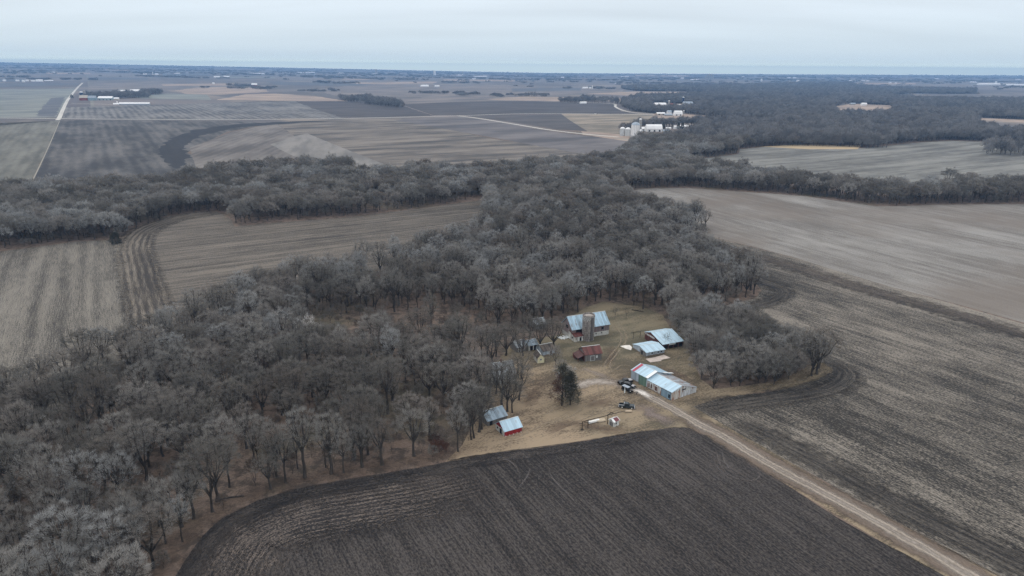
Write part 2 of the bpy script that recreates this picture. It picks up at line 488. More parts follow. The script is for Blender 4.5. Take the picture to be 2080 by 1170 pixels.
F3 = field_mat("pale_harvested_soil", C(94,88,82), C(142,137,131), 300, fine=1.0, swath=.6, speck=1.5, blotch=1.0, ss=.16, fs=.8, bias=-.02, tint=C(108,98,89), tint_amt=.7)
F3d = field_mat("soil_edge_dark", C(52,47,43), C(108,98,89), uv=True, fine=1.0, swath=.5, speck=1.4, blotch=.9, bias=-.14, feather=(0, 22, 10.0))
F4 = field_mat("hill_stubble", C(86,84,80), C(130,127,120), 3600, fine=.8, swath=1.1, speck=.9, blotch=.9, ss=.06, bias=-.02, fs=.5)
F5 = field_mat("corn_stubble_east", C(56,52,48), C(116,107,97), 3480, fine=1.2, swath=.7, speck=1.7, blotch=.6, ss=.2, bias=-.03, period2=5, p2amp=.3)
F6 = field_mat("corn_stubble_north", C(60,56,52), C(124,117,107), 175, fine=1.1, swath=.6, speck=1.8, blotch=.5, ss=.16, bias=-.02, period2=9, p2amp=.3)
F56 = field_mat("stubble_turn_rows", C(56,51,47), C(124,114,102), uv=True, fine=1.0, swath=.6, speck=1.3, blotch=.7, period=3.6, pamp=.8, bias=-.10, feather=(0, 26, 7.0), wobble=2)
G1 = field_mat("olive_stubble", C(80,78,72), C(116,113,104), 165, fine=.5, swath=.9, speck=.3, blotch=.6, ss=.05, period=11, pamp=.3)
G2 = field_mat("tilled_stripes", C(56,55,56), C(100,96,93), 165, fine=.6, swath=.7, speck=.8, blotch=1.3, ss=.06, period=13, pamp=.45, bias=-.05, wobble=1)
G2s = field_mat("damp_swale", C(36,37,41), C(54,53,55), 165, fine=.2, swath=.3, speck=.2, blotch=.5)
G3 = field_mat("brown_stubble", C(80,75,72), C(120,113,107), 900, fine=.4, swath=1.0, speck=.3, blotch=.9, ss=.03, period=12, pamp=.35)
G4 = field_mat("tan_strip_field", C(72,68,65), C(124,115,106), 3480, fine=.6, swath=1.1, speck=.9, blotch=1.2, ss=.035, fs=.4, bias=-.02, wobble=2)
G5 = field_mat("mauve_tilled", C(78,75,76), C(112,106,104), 3480, fine=.3, swath=1.1, speck=.2, blotch=.9, ss=.018)
G6 = field_mat("dark_triangle_tilth", C(66,63,64), C(92,87,85), 3480, fine=.3, swath=.9, speck=.2, blotch=.6, ss=.03)
G7 = field_mat("black_tilth", C(60,57,59), C(86,81,80), 3480, fine=.4, swath=.8, speck=.5, blotch=.7, ss=.03)
G8 = field_mat("striped_stubble", C(72,71,72), C(126,122,118), 165, fine=.4, swath=.5, speck=.6, blotch=.9, period=15, pamp=.75, bias=-.05, wobble=1)
G9 = field_mat("pale_olive_field", C(102,104,100), C(132,132,124), 3480, fine=.2, swath=1.3, speck=.2, blotch=.6, ss=.012)
GT = field_mat("tan_meadow", C(126,112,102), C(164,144,128), 3480, fine=.2, swath=1.0, speck=.3, blotch=1.0, ss=.02)
GO = field_mat("straw_patch", C(152,134,108), C(180,158,126), 3480, fine=.2, swath=.6, speck=.2, blotch=.6)
GM = field_mat("mauve_plain", C(94,90,89), C(128,117,110), 3480, fine=.1, swath=1.2, speck=.1, blotch=1.0, ss=.008)
GP = field_mat("cream_patch", C(104,100,96), C(130,124,118), 700, fine=.5, swath=1.1, speck=.6, blotch=1.3, ss=.05)
GB = field_mat("blue_dark_tilth", C(78,80,86), C(98,98,100), 3480, fine=.1, swath=.9, speck=.1, blotch=.8, ss=.01)

DRIVE = [(1250,769),(1284,788),(1300,796),(1327,809),(1371,833),(1428,866),(1465,884),(1520,917),(1578,951),(1650,989),(1722,1027),(1800,1071),(1880,1116),(1961,1163),(2060,1222),(2150,1275)]
F1P = [(300,1400),(330,1230),(352,1175),(372,1140),(408,1090),(445,1056),(480,1037),(520,1018),(600,993),(700,975),(780,962),(860,948),(940,931),(1000,920),(1100,908),(1200,893),(1290,878),(1370,868),(1398,868),(1440,888),(1500,923),(1600,986),(1700,1049),(1800,1106),(1930,1176),(2100,1268),(2150,1420)]
EDGE1 = F1P[1:18]
sheet("field", F1P, F1, 1)
ribbon("field_headland", [(318,1290),(345,1205),(372,1152),(410,1100),(447,1066),(520,1028),(600,1003),(700,985),(780,972),(860,958),(940,941),(1010,930)], 0, -27, F1h, 3, cross=2, ends=40)
ribbon("field_edge_soil", EDGE1, 0.5, -7, F1b, 4)
# far side of the driveway: right hand stubble
F2P = [(1408,826),(1450,812),(1500,803),(1560,797),(1610,787),(1650,772),(1680,762),(1690,750),(1668,738),(1640,725),(1560,690),(1500,668),(1455,640),(1475,622),(1510,612),(1535,606),(1548,590),(1530,570),(1500,545),(1450,520),(1405,498),(1418,486),(1448,482),(1532,503),(1619,526),(1705,552),(1790,578),(1940,618),(2080,658),(2420,758),(2500,1300),(2250,1300),(2080,1196),(1960,1134),(1860,1082),(1720,1005),(1600,936),(1500,880),(1440,845)]
sheet("field", F2P, F2, 1)
ribbon("field_headland", [(1400,838),(1470,826),(1550,815),(1620,806),(1680,793),(1715,775),(1722,757),(1700,741),(1668,728)], -7, 8, F2d, 3)
ribbon("field_headland", [(1440,862),(1560,905),(1700,985),(1860,1072),(2080,1186),(2200,1250)][0:1]+[(1500,890),(1600,944),(1720,1012),(1860,1088),(2080,1203),(2200,1262)], 2, 17, F2d, 3)
ribbon("field_headland", [(1440,636),(1490,626),(1545,616),(1580,600),(1578,585),(1545,572),(1500,552)], -9, 7, F2d, 3, cross=2)
# pale field
F3P = [(1262,397),(1275,389),(1300,384),(1340,382),(1400,382),(1500,389),(1560,393),(1640,399),(1700,408),(1780,419),(1830,419),(1880,416),(1960,415),(2080,415),(2400,412),(2420,757),(2080,656),(1940,617),(1790,577),(1705,551),(1619,525),(1532,502),(1448,481),(1425,478),(1438,468),(1400,456),(1350,441),(1300,428),(1270,410)]
sheet("field", F3P, F3, 1)
ribbon("field_headland", [(1420,487),(1460,490),(1532,508),(1619,531),(1705,556),(1790,582),(1940,622),(2080,662),(2400,756)], -2, -23, F3d, 3)
# right hill
F4P = [(1398,331),(1420,322),(1445,320),(1500,313),(1503,303),(1560,298),(1620,297),(1750,301),(1850,291),(1930,286),(2000,288),(2080,292),(2300,292),(2300,384),(2080,380),(1980,376),(1900,379),(1830,386),(1780,385),(1720,378),(1650,370),(1560,363),(1480,350),(1420,340)]
sheet("field", F4P, F4, 1)
sheet("straw_patch", [(1545,298),(1610,294),(1750,295),(1742,303),(1640,303)], GO, 2)
# left fields
F6P = [(-300,560),(-80,516),(0,511),(70,502),(150,491),(210,488),(246,494),(262,515),(300,600),(330,720),(200,800),(0,900),(-500,1000)]
sheet("field", F6P, F6, 1)
F5P = [(262,492),(285,470),(320,452),(370,440),(440,430),(470,446),(478,460),(560,452),(700,442),(850,424),(985,405),(1000,430),(990,470),(900,520),(600,600),(430,680),(330,740),(315,640),(290,560)]
sheet("field", F5P, F5, 1)
ribbon("field_headland", [(450,430),(400,436),(350,446),(305,462),(280,480),(272,505),(278,540),(290,590),(303,650),(316,720)], -12, 13, F56, 3, cross=2)
# beyond the wooded strip
sheet("field", [(-300,372),(0,374),(62,372),(122,245),(0,255),(-300,262)], G1, 1)
sheet("field", [(64,371),(200,370),(330,366),(400,352),(420,330),(380,310),(460,268),(560,248),(330,245),(122,244)], G2, 1)
sheet("field", [(400,345),(520,340),(640,340),(700,345),(640,300),(600,278),(560,250),(470,268),(385,300)], G3, 2)
sheet("field_swale", [(322,303),(345,282),(395,264),(480,252),(600,246.5),(700,244),(600,250),(480,259),(405,276),(374,298),(384,320),(372,342),(348,343),(334,325)], G2s, 3, jit=8)
sheet("field", [(560,249),(700,243),(810,240),(1000,282),(1160,305),(1270,300),(1230,325),(1100,345),(900,345),(800,345),(690,345),(640,300),(600,278)], G4, 1)
sheet("field", [(800,244),(935,236),(1010,248),(1100,264),(1180,275),(1262,283),(1290,290),(1270,312),(1180,312),(1090,296),(960,272)], G5, 2, jit=3)
sheet("field", [(548,293),(575,286),(596,277),(624,271),(700,302),(802,342),(706,345),(640,333),(592,315)], GP, 3)
sheet("field", [(942,235),(1040,231),(1138,231),(1160,246),(1192,266),(1130,263),(1040,248)], G6, 2)
sheet("grass_slope", [(1140,231),(1300,232),(1440,238),(1470,243),(1400,247),(1300,262),(1258,272),(1262,281),(1180,272),(1194,266),(1160,246)], field_mat("dry_meadow", C(100,94,84), C(150,136,120), 3480, fine=.2, swath=.8, speck=.4, blotch=1.1, ss=.03), 2)
sheet("field", [(815,212),(930,207),(1060,205),(1150,208),(1246,211),(1262,226),(1296,231),(1100,232),(935,235),(880,234)], G7, 1)
sheet("field", [(134,218),(300,213),(500,207),(592,205),(700,208),(800,214),(870,234),(700,240),(400,242),(128,240)], G8, 1)
sheet("field", [(600,206),(690,205),(760,207),(815,214),(880,235),(700,240),(640,222)], G7, 2, jit=6)
sheet("field", [(-300,240),(0,239),(114,238),(134,205),(152,180),(0,181),(-300,184)], G9, 1)
sheet("field", [(72,236),(88,216),(104,199),(132,197),(112,237)], GB, 2, jit=6)
sheet("field", [(-200,179),(0,177),(158,172),(164,169),(0,169),(-200,169)], GB, 2)
sheet("field", [(440,203),(500,191),(560,190),(640,195),(716,207),(600,205)], GT, 2, jit=8)
sheet("field", [(355,184),(400,178),(470,176),(540,180),(545,187),(450,192),(380,191)], GT, 2, jit=8)
sheet("field", [(820,210),(1000,204),(1140,206),(1150,200),(1000,195),(870,197),(800,205)], GM, 2, jit=8)
sheet("field", [(980,201),(1060,197),(1148,197),(1270,200),(1270,206),(1180,203),(1130,206),(1010,203)], GT, 3, jit=8)
sheet("field", [(690,197),(1000,196),(1260,192),(1270,178),(900,170),(700,175),(640,182)], GM, 1, jit=8)
sheet("field", [(180,182),(300,180),(440,176),(300,168),(180,170)], GM, 1, jit=8)
sheet("field", [(290,200),(430,203),(420,192),(340,190),(250,195)], G9, 2)
sheet("field", [(1190,190),(1290,186),(1460,187),(1440,192),(1330,192),(1270,194)], GT, 3, jit=8)
sheet("field", [(1700,173),(1800,176),(1990,182),(2080,184),(2300,186),(2300,175),(2080,172),(1860,170),(1730,169)], GM, 1, jit=8)
sheet("field", [(1810,194),(1900,191),(2080,195),(2300,200),(2300,188),(2080,190),(1950,191),(1850,190)], GM, 2, jit=6)
sheet("field", [(1688,217),(1730,211),(1808,213),(1816,220),(1790,228),(1700,226)], GT, 3, jit=3)
sheet("field", [(1975,239),(2080,243),(2200,246),(2200,252),(2080,249),(2000,245)], GT, 3, jit=3)
for q in [[(90,296//2),(70+110,148),(190,151),(100,151)], [(213,141),(264,142),(264,144),(213,143)], [(430,155),(560,157),(560,159),(440,158)],
          [(1290,152),(1400,153),(1400,156),(1290,155)], [(700,160),(760,161),(740,163),(690,162)], [(1740,168),(1860,169),(1860,172),(1740,171)],
          [(330,171),(480,169),(470,174),(330,175)], [(900,161),(1040,163),(1080,166),(900,165)], [(700,168),(890,166),(880,170),(690,173)]]:
    sheet("field", q, GT if R_.random() < .6 else G9, 2, jit=10)
for q in [[(180,157),(300,158),(300,162),(180,162)], [(0,160),(50,160),(48,166),(0,166)], [(540,165),(780,172),(700,175),(560,172)], [(1500,160),(1800,163),(1790,165),(1500,162)],
          [(1040,180),(1180,178),(1180,184),(1040,186)], [(330,150),(420,150),(430,154),(330,154)]]:
    sheet("field", q, GB, 3, jit=10)

# --- grass margins, yard, driveway

M_yard = field_mat("yard_grass", C(84,72,60), C(146,128,106), 3480, fine=.4, swath=.4, speck=2.2, blotch=1.6, mid=2.0, tint=C(84,84,68), tint_amt=.55)
M_red = field_mat("leaf_litter_edge", C(74,62,54), C(116,98,84), uv=True, fine=.3, swath=.2, speck=2.2, blotch=1.2, mid=1.2, feather=(0, 9, 6.0), alpha=.75, wobble=1)
YARD = [(905,938),(940,905),(960,860),(985,800),(1000,745),(1040,700),(1090,690),(1140,678),(1150,650),(1190,625),(1225,612),(1262,618),(1300,622),(1345,640),(1362,668),(1395,690),(1408,735),(1425,770),(1450,790),(1500,785),(1570,775),(1630,752),(1655,728),(1676,738),(1690,750),(1676,765),(1640,778),(1590,790),(1520,800),(1450,812),(1408,826),(1440,845),(1500,880),(1600,936),(1720,1005),(1860,1082),(2080,1196),(2250,1300),(2150,1345),(2100,1268),(1930,1176),(1800,1106),(1700,1049),(1600,986),(1500,923),(1440,888),(1398,868),(1370,868),(1290,878),(1200,893),(1100,908),(1000,920)]
sheet("yard_grass", YARD, M_yard, 1)
ribbon("grass_verge", DRIVE[4:], -5.5, 5.5, field_mat("verge_grass", C(82,71,62), C(120,106,94), uv=True, fine=.2, swath=.5, speck=1.2, blotch=.6, feather=(0, 11, 2.0)), 5)
ribbon("leaf_litter", F1P[1:14], -0.5, 9, M_red, 6)
ribbon("straw_bank", [(1500,792),(1560,788),(1620,778),(1655,765),(1678,752),(1672,738),(1655,728)], -2.5, 3, field_mat("straw_grass", C(88,78,66), C(158,142,118), uv=True, fine=.3, swath=.2, speck=1.6, blotch=2.6, feather=(0, 5.5, 3.0), bias=-.15), 6)
def worn(name, c1, c2, w, a=.8): return field_mat(name, c1, c2, uv=True, fine=.3, swath=.3, speck=1.3, blotch=1.2, feather=(0, w, w*.45), alpha=a)
M_gravel = worn("gravel_track", C(116,105,94), C(172,159,145), 1.9, 1.0)
M_gravel_w = worn("driveway_gravel", C(108,97,88), C(158,148,138), 6.4, .85)
M_rut = worn("worn_rut", C(132,117,98), C(164,148,127), 1.0, .5)
M_rut_d = worn("soil_rut", C(80,74,72), C(112,104,98), .9, .6)
M_mud = worn("muddy_ground", C(92,80,74), C(140,126,118), 9, .8)
D = smooth_line(px2(DRIVE), 8)
def offset(P, w):
    out = []
    for i, p in enumerate(P):
        d = (P[min(i+1, len(P)-1)] - P[max(i-1, 0)]).normalized(); out.append(p + Vector((-d.y, d.x)) * w)
    return out
ribbon("driveway", D, -3.2, 3.2, M_gravel_w, 7, smooth=False, world=True)
ribbon("driveway_wheel_track", offset(D, -1.15), -.95, .95, M_gravel, 8, smooth=False, world=True, step=2)
ribbon("driveway_wheel_track", offset(D, 1.15), -.95, .95, M_gravel, 8, smooth=False, world=True, step=2)
M_turn = worn("turnaround_gravel", C(120,108,98), C(188,176,164), 7.0, .85)
ribbon("driveway", [(1290,793),(1262,780),(1230,774),(1200,775),(1178,780),(1150,790),(1110,805)], -3, 4, M_turn, 7)
ribbon("driveway", [(1262,778),(1235,768),(1212,758),(1195,752),(1160,748)], -2, 2.5, worn("turnaround_gravel_b", C(112,100,90), C(164,150,138), 4.5, .6), 7)
ribbon("muddy_patch", [(1310,815),(1350,840),(1390,860)], -8, 2, M_mud, 6)
M_soil = field_mat('trodden_soil', C(78,64,54), C(118,100,86), uv=True, fine=.3, swath=.3, speck=1.8, blotch=1.4, mid=1.2, feather=(0, 7, 4.0), alpha=.7)
M_pale = worn("pale_concrete_dust", C(190,178,168), C(228,220,212), 3.6, 1.0)
ribbon("driveway_apron", [(1284,788),(1298,795),(1312,802),(1326,809)], -1.8, 1.8, M_pale, 9, step=1)
for L in ([(1215,778),(1216,790),(1218,803),(1214,812)], [(1228,778),(1229,790),(1230,802),(1226,812)],
          [(1248,770),(1232,755),(1228,740),(1240,722),(1258,700),(1262,680),(1250,665),(1245,650)], [(1256,772),(1242,757),(1238,741),(1250,722),(1268,700),(1272,680),(1262,664),(1256,648)],
          [(1165,832),(1130,850),(1090,870),(1060,885),(1010,905)], [(1160,838),(1125,858),(1085,879)], [(1240,806),(1200,818),(1170,840),(1120,862)],
          [(1290,815),(1240,830),(1190,850),(1140,865)],
          [(1080,850),(1110,840),(1150,812),(1165,795)], [(1090,845),(1060,855),(1050,870)], [(1290,745),(1262,742),(1245,756)], [(1420,700),(1400,740),(1380,745),(1330,742)]):
    ribbon("tyre_track", L, -.5, .5, M_rut, 8, step=1)
for L in ([(1448,912),(1450,930),(1458,950),(1480,965),(1510,975),(1535,974),(1544,962),(1530,948),(1500,935)], [(1466,908),(1470,930),(1480,950),(1505,962),(1528,962)],
          [(1456,910),(1459,932),(1468,952),(1492,967)], [(1320,925),(1335,940),(1360,958),(1400,985)], [(1010,925),(1040,940),(1055,960),(1060,975)], [(1080,945),(1072,965),(1058,985),(1050,1000)],
          [(1120,940),(1118,965),(1150,1000),(1190,1045)]):
    ribbon("tyre_track", L, -.45, .45, M_rut_d, 6, step=1)

# --- far roads
M_road = field_mat("gravel_road", C(168,162,154), C(200,194,184), uv=True, fine=.3, swath=.6, speck=.3, blotch=.5)
M_lane = field_mat("grass_line", C(128,122,112), C(150,142,130), uv=True, fine=.3, swath=.6, speck=.3, blotch=.5)
ribbon("road", [(117,244),(121,238),(129,220),(137,204),(146,192),(155,181),(163,173),(168,168.6)], -4.5, 4.5, M_road, 6, step=20)
ribbon("road", [(-300,239),(0,239.8),(122,241),(300,242.5),(480,243),(640,241.3),(780,239),(935,235),(1040,231.6),(1150,231),(1230,232),(1330,233)], -4.6, 4.6, M_road, 5, step=20)
ribbon("road", [(928,235.2),(975,241),(1040,251.5),(1110,263),(1180,271.5),(1262,279)], -4, 4, M_road, 5, step=15)
ribbon("road", [(1140,208.6),(1190,208.6),(1245,211),(1250,217),(1262,223),(1285,228.5),(1330,231.5)], -4, 4, M_road, 6, step=10)
ribbon("farm_track", [(145,210),(200,211.5),(240,213)], -3, 3, M_road, 6, step=20)
ribbon("farm_track", [(64,371),(84,330),(104,286),(121,246)], -.7, .7, M_lane, 6, step=10)
ribbon("farm_track", [(-100,376),(0,374.5),(120,371),(250,369),(335,364)], -1.8, 1.8, M_lane, 6, step=10)
ribbon("farm_track", [(715,346),(790,348),(880,346),(960,340)], -2.5, 2.5, M_lane, 6, step=10)
ribbon("farm_track", [(-300,183),(0,182),(110,180),(150,183)], -3, 3, M_lane, 6, step=30)
ribbon("field_ditch", [(180,219),(330,215),(520,207),(700,206)], -3, 3, field_mat("ditch_dark", C(60,60,62), C(80,80,80), uv=True), 6, step=20)
ribbon("farm_track", [(1250,281),(1268,283),(1300,288)], -6, 6, M_lane, 6, step=5)
ribbon("farm_track", [(820,211),(930,206.5),(1060,204),(1150,206)], -2, 2, M_lane, 6, step=20)

sheet("grass_slope", [(1322,212),(1345,210.5),(1412,211),(1420,218),(1412,224),(1330,224)], GT, 3, jit=6)
sheet("grass_slope", [(1325,231),(1400,229),(1440,236),(1400,241),(1330,240)], GT, 3, jit=6)
for L, w_ in (([(1150,868),(1190,862),(1225,872),(1262,874),(1290,868)], (-3.5, 3)), ([(1180,825),(1225,815),(1250,808)], (-4, 4)), ([(1110,780),(1085,800),(1070,830)], (-4, 4)), ([(1180,850),(1140,862),(1100,882)], (-2, 2.5)), ([(1235,700),(1240,720),(1225,745)], (-3, 3)), ([(1330,745),(1370,760),(1400,780)], (-2.5, 3))):
    ribbon("muddy_patch", L, w_[0], w_[1], M_soil, 6, step=1.5)

sheet("grass_slope", [(1180,267),(1255,272),(1310,281),(1290,288),(1262,285),(1185,274)], GT, 4, jit=2)

# ------------------------------------------------------------------ farmyard buildings
R_TIN = metal_roof("bright_tin_roof", C(172,194,206), .07, C(132,122,116), .5, .60)
R_TIN_W = metal_roof("weathered_tin_roof", C(156,180,194), .11, C(118,108,104), .7, .54)
R_TIN_G = metal_roof("dull_tin_roof", C(142,156,166), .14, C(110,104,102), .5, .55)
R_RUST = metal_roof("rusting_tin_roof", C(158,164,168), .2, C(120,84,68), .85, .47)
R_RED = metal_roof("red_brown_roof", C(92,52,48), .2, C(130,112,104), .5, .62)
R_DARK = metal_roof("old_shingle_roof", C(74,66,60), .25, C(104,92,82), .5, .5)
R_SHING = metal_roof("patched_grey_roof", C(120,122,124), .3, C(176,180,182), .8, .50, pw=1.3)
R_CREAM = metal_roof("white_cream_roof", C(222,228,232), .05)
W_BARN = board_wall("grey_barn_boards", C(84,78,78), C(128,116,114), low=(1.9, C(150,148,142)), rust=C(116,84,80), rust_amt=.5)
W_GREY = board_wall("grey_boards", C(78,76,76), C(120,116,112))
W_WHITE = board_wall("flaking_white_boards", C(150,148,142), C(206,204,198), rust=C(96,88,82), rust_amt=.7)
W_RED = board_wall("red_painted_boards", C(104,30,32), C(142,44,44))
W_DRED = board_wall("faded_dark_red_boards", C(70,42,40), C(100,62,56), rust=C(60,52,50), rust_amt=.5)
W_STEEL = board_wall("mixed_steel_sheets", C(120,128,134), C(164,172,178), pw=.9, low=(.5, C(110,96,84)))
W_MIX = board_wall("rusty_white_sheets", C(150,148,144), C(196,198,196), pw=.5, rust=C(112,72,54), rust_amt=.85, low=(.4, C(110,98,88)))
W_CREAM = board_wall("cream_boards", C(190,182,148), C(216,208,176))
W_STONE = plain("pale_stone", C(176,174,168), .9, .3, 1.6)
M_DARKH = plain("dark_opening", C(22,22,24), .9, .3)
M_TRIM = plain("pale_trim", C(196,198,196), .7, .1)
M_TRIMD = plain("dark_trim", C(50,50,54), .7, .2)
M_GREEN = board_wall("green_sheets", C(74,94,84), C(96,116,104), pw=.9)
M_BLUE = board_wall("blue_grey_door", C(92,112,126), C(120,140,152), pw=.6)
M_REDS = metal_roof("red_roof_sheet", C(168,70,84), .08)
M_CONC = plain("silo_concrete", C(138,130,124), .95, .2, .8)
M_CONC_D = plain("silo_stain", C(92,88,86), .95, .2, .9)
M_POST = plain("dark_timber", C(52,46,42), .9, .3)
M_PAD = plain("broken_concrete", C(176,162,152), .95, .22, .5)

def frame(A, B, Cc):
    a, b, c = at(*A), at(*B), at(*Cc)
    x = (b - a).to_2d(); L = x.length; x.normalize(); n = Vector((-x.y, x.x))
    d = (c.to_2d() - a.to_2d()).dot(n); sg = 1 if d > 0 else -1
    return a, L, abs(d), sg, math.atan2(x.y, x.x)

class House:
    def __init__(s, name, label, cat, A, B, Cc, wall, ridge, f=.5, wm=None, rm=None, back=None, over=.35, group=None, D=None, wname='wall', x0=0.0, roof2=None):
        a, L, Dp, sg, rz = frame(A, B, Cc)
        if D: Dp = D
        s.L, s.D, s.sg = L, Dp, sg
        s.o = thing(name, label, cat, a, rz, group)
        s.wm, s.wall, s.ridge, s.f, s.back = wm, wall, ridge, f, back if back is not None else wall
        s.body(0, L, wall, ridge, f, s.back, wm, rm, over, roof2)
    def body(s, x0, x1, wall, ridge, f, back, wm, rm, over=.35, roof2=None, name='wall'):
        D, g = s.D, s.sg
        pf = [(0, -.3), (0, wall), (f*D*g, ridge), (D*g, back), (D*g, -.3)]
        MB().prism(pf, x0, x1).build(name, wm, s.o)
        th = .10; sl1 = (ridge - wall)/(f*D) if f > 0 else 0; sl2 = (ridge - back)/((1-f)*D) if f < 1 else 0
        if f > 0:
            q = [(-over*g, wall - over*sl1 + .03), (f*D*g, ridge + .03), (f*D*g, ridge + .03 + th), (-over*g, wall - over*sl1 + .03 + th)]
            MB().prism(q, x0 - over, x1 + over).build('roof', rm, s.o)
        if f < 1:
            q = [((D+over)*g, back - over*sl2 + .03), (f*D*g + .002*g, ridge + .03), (f*D*g + .002*g, ridge + .03 + th), ((D+over)*g, back - over*sl2 + .03 + th)]
            MB().prism(q, x0 - over, x1 + over).build('roof', roof2 or rm, s.o)
        MB().box(x0 - over, x1 + over, f*D*g - .12, f*D*g + .12, ridge + .11, ridge + .19).build('ridge_cap', M_TRIM, s.o)
    def panel(s, name, mat, face, a0, a1, z0, z1, th=.06, trim=None):
        g, L, D = s.sg, s.L, s.D
        def bx(m, a0, a1, z0, z1, th, base=0.0):
            if face == 'front': m.box(a0, a1, -(base+th)*g, -base*g, z0, z1)
            elif face == 'back': m.box(a0, a1, (D+base)*g, (D+base+th)*g, z0, z1)
            elif face == 'left': m.box(-base-th, -base, a0*g, a1*g, z0, z1)
            else: m.box(L+base, L+base+th, a0*g, a1*g, z0, z1)
        m = MB(); bx(m, a0, a1, z0, z1, th); p = m.build(name, mat, s.o)
        if trim:
            w = .1; m = MB()
            bx(m, a0-w, a0, z0-w, z1+w, th+.03); bx(m, a1, a1+w, z0-w, z1+w, th+.03); bx(m, a0, a1, z1, z1+w, th+.03); bx(m, a0, a1, z0-w, z0, th+.03)
            m.build('frame', trim, p)
        return p

# the barn with its small milk house, and the silo in front
b = House("barn", "large grey board barn with a long pale tin roof behind the silo", "barn", (1161.7,690.8), (1236.6,678.6), (1143,675.5), 4.9, 9.2, .5, W_BARN, R_TIN_W)
L = b.L
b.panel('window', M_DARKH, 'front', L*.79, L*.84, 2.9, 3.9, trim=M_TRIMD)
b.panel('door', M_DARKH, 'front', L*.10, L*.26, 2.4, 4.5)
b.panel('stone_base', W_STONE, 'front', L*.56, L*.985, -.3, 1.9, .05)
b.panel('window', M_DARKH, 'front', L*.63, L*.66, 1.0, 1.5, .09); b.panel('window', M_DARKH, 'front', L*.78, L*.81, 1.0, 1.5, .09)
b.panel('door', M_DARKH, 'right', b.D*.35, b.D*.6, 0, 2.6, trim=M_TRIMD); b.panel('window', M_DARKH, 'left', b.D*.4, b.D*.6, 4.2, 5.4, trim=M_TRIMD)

e = House("milk_house", "small whitewashed lean-to with a red-brown roof at the barn corner", "shed", (1167.5,694.9), (1184.6,691.6), (1162,686), 2.3, 4.0, .95, W_WHITE, R_RED, D=5.4, back=3.9, over=.25)
e.panel('door', M_DARKH, 'front', e.L*.55, e.L*.78, .1, 1.8, trim=M_TRIM)
e.panel('window', M_DARKH, 'left', 1.5, 2.4, 1.0, 1.7)
# silo
sp_ = at(1194.6, 691.5); sr = 2.65
si = thing("silo", "tall concrete silo with a checkered band standing before the barn", "silo", (sp_.x, sp_.y + sr*.6, 0))
sm_ = MB().lathe([(sr+.12, -.2), (sr+.12, .35), (sr, .36)] + [(sr + (.02 if i % 2 else 0), .4 + i*.55) for i in range(20)] + [(sr, 11.5), (sr-.25, 11.5), (sr-.25, 10.9)], 28)
# concrete staves: faint per-stave tone
t = NT("silo_staves"); p = t.obj()
gx = t.new('ShaderNodeSeparateXYZ'); t.l.new(p, gx.inputs[0])
ang = t.math('ARCTAN2', gx.outputs[1], gx.outputs[0])
cb = t.new('ShaderNodeCombineXYZ'); t.l.new(t.math('FLOOR', t.math('MULTIPLY', ang, 9)), cb.inputs[0]); t.l.new(t.math('FLOOR', t.math('DIVIDE', gx.outputs[2], 1.1)), cb.inputs[1])
wn2 = t.new('ShaderNodeTexWhiteNoise', noise_dimensions='2D'); t.l.new(cb.outputs[0], wn2.inputs['Vector'])
nn = t.noise(t.map(p, scale=(.9, .9, .12)), 1, 4, .7)
f_ = t.math('ADD', t.math('MULTIPLY', wn2.outputs[0], .5), t.math('MULTIPLY', nn, .8))
t.col(t.mix(t.rng(f_, .35, 1.0), C(98,92,88), C(152,144,138)))
sm_.build('shell', t.mat, si, True)
chk = MB(); chk2 = MB()
for row in range(4):
    for k in range(40):
        a0, a1 = 2*math.pi*k/40, 2*math.pi*(k+1)/40; z0 = 9.3 + row*.42
        tgt = chk if (k + row) % 2 else chk2
        vs_ = [(math.cos(a)*r_, math.sin(a)*r_, z) for r_ in (sr+.03, sr+.06) for a, z in ((a0, z0), (a1, z0), (a1, z0+.42), (a0, z0+.42))]
        tgt.add(vs_, [(4,5,6,7), (0,3,2,1), (0,1,5,4), (1,2,6,5), (2,3,7,6), (3,0,4,7)])
chk.build('checker_band', plain("checker_dark", C(48,46,46)), si); chk2.build('checker_band', plain("checker_light", C(186,182,176)), si)
MB().lathe([(sr-.26, 10.7), (sr-.8, 11.0), (1.0, 11.35), (.1, 11.45)], 20).build('roof', plain("rubble_cap", C(150,142,134), .95, .25, 1.5), si)
ch = MB(); ca = math.radians(-62)
for k in range(1): ch.box(sr-.1, sr+.65, -.45, .45, .6, 10.9)
cho = ch.build('chute', M_CONC_D, si); cho.rotation_euler = (0, 0, ca)
hp = MB()
for z in [i*.9 + .8 for i in range(9)]: hp.lathe([(sr+.035, z), (sr+.05, z+.03), (sr+.035, z+.06)], 28)
hp.build('hoops', M_TRIMD, si)

g_ = House("granary", "small dark red granary with a streaked red-brown tin roof", "granary", (1187.6,734.6), (1221.6,730.4), (1180,727), 3.0, 5.1, .5, W_GREY, R_RED, D=6.2)
g_.panel('door', M_TRIMD if False else W_GREY, 'front', g_.L*.34, g_.L*.58, .1, 2.1, .1, trim=M_TRIM)
g_.panel('window', M_TRIM, 'front', g_.L*.68, g_.L*.76, 1.1, 2.1)
g_.panel('end_boards', W_DRED, 'left', .02, g_.D-.02, -.2, 3.0, .05)
MB().prism([(-2.9, 1.5), (-.06, 2.7), (-.06, 2.8), (-2.9, 1.6)], .2*g_.sg, (g_.D-.2)*g_.sg, 'y').build('lean_to_roof', R_RED, g_.o)
for yy in (.4, g_.D*.5, g_.D-.4): MB().box(-2.8, -2.65, yy*g_.sg-.07, yy*g_.sg+.07, -.2, 1.52).build('post', W_DRED, g_.o)
MB().box(-2.78, -2.7, (g_.D*.5)*g_.sg, (g_.D-.3)*g_.sg, 0, 1.4).build('boards', W_DRED, g_.o)

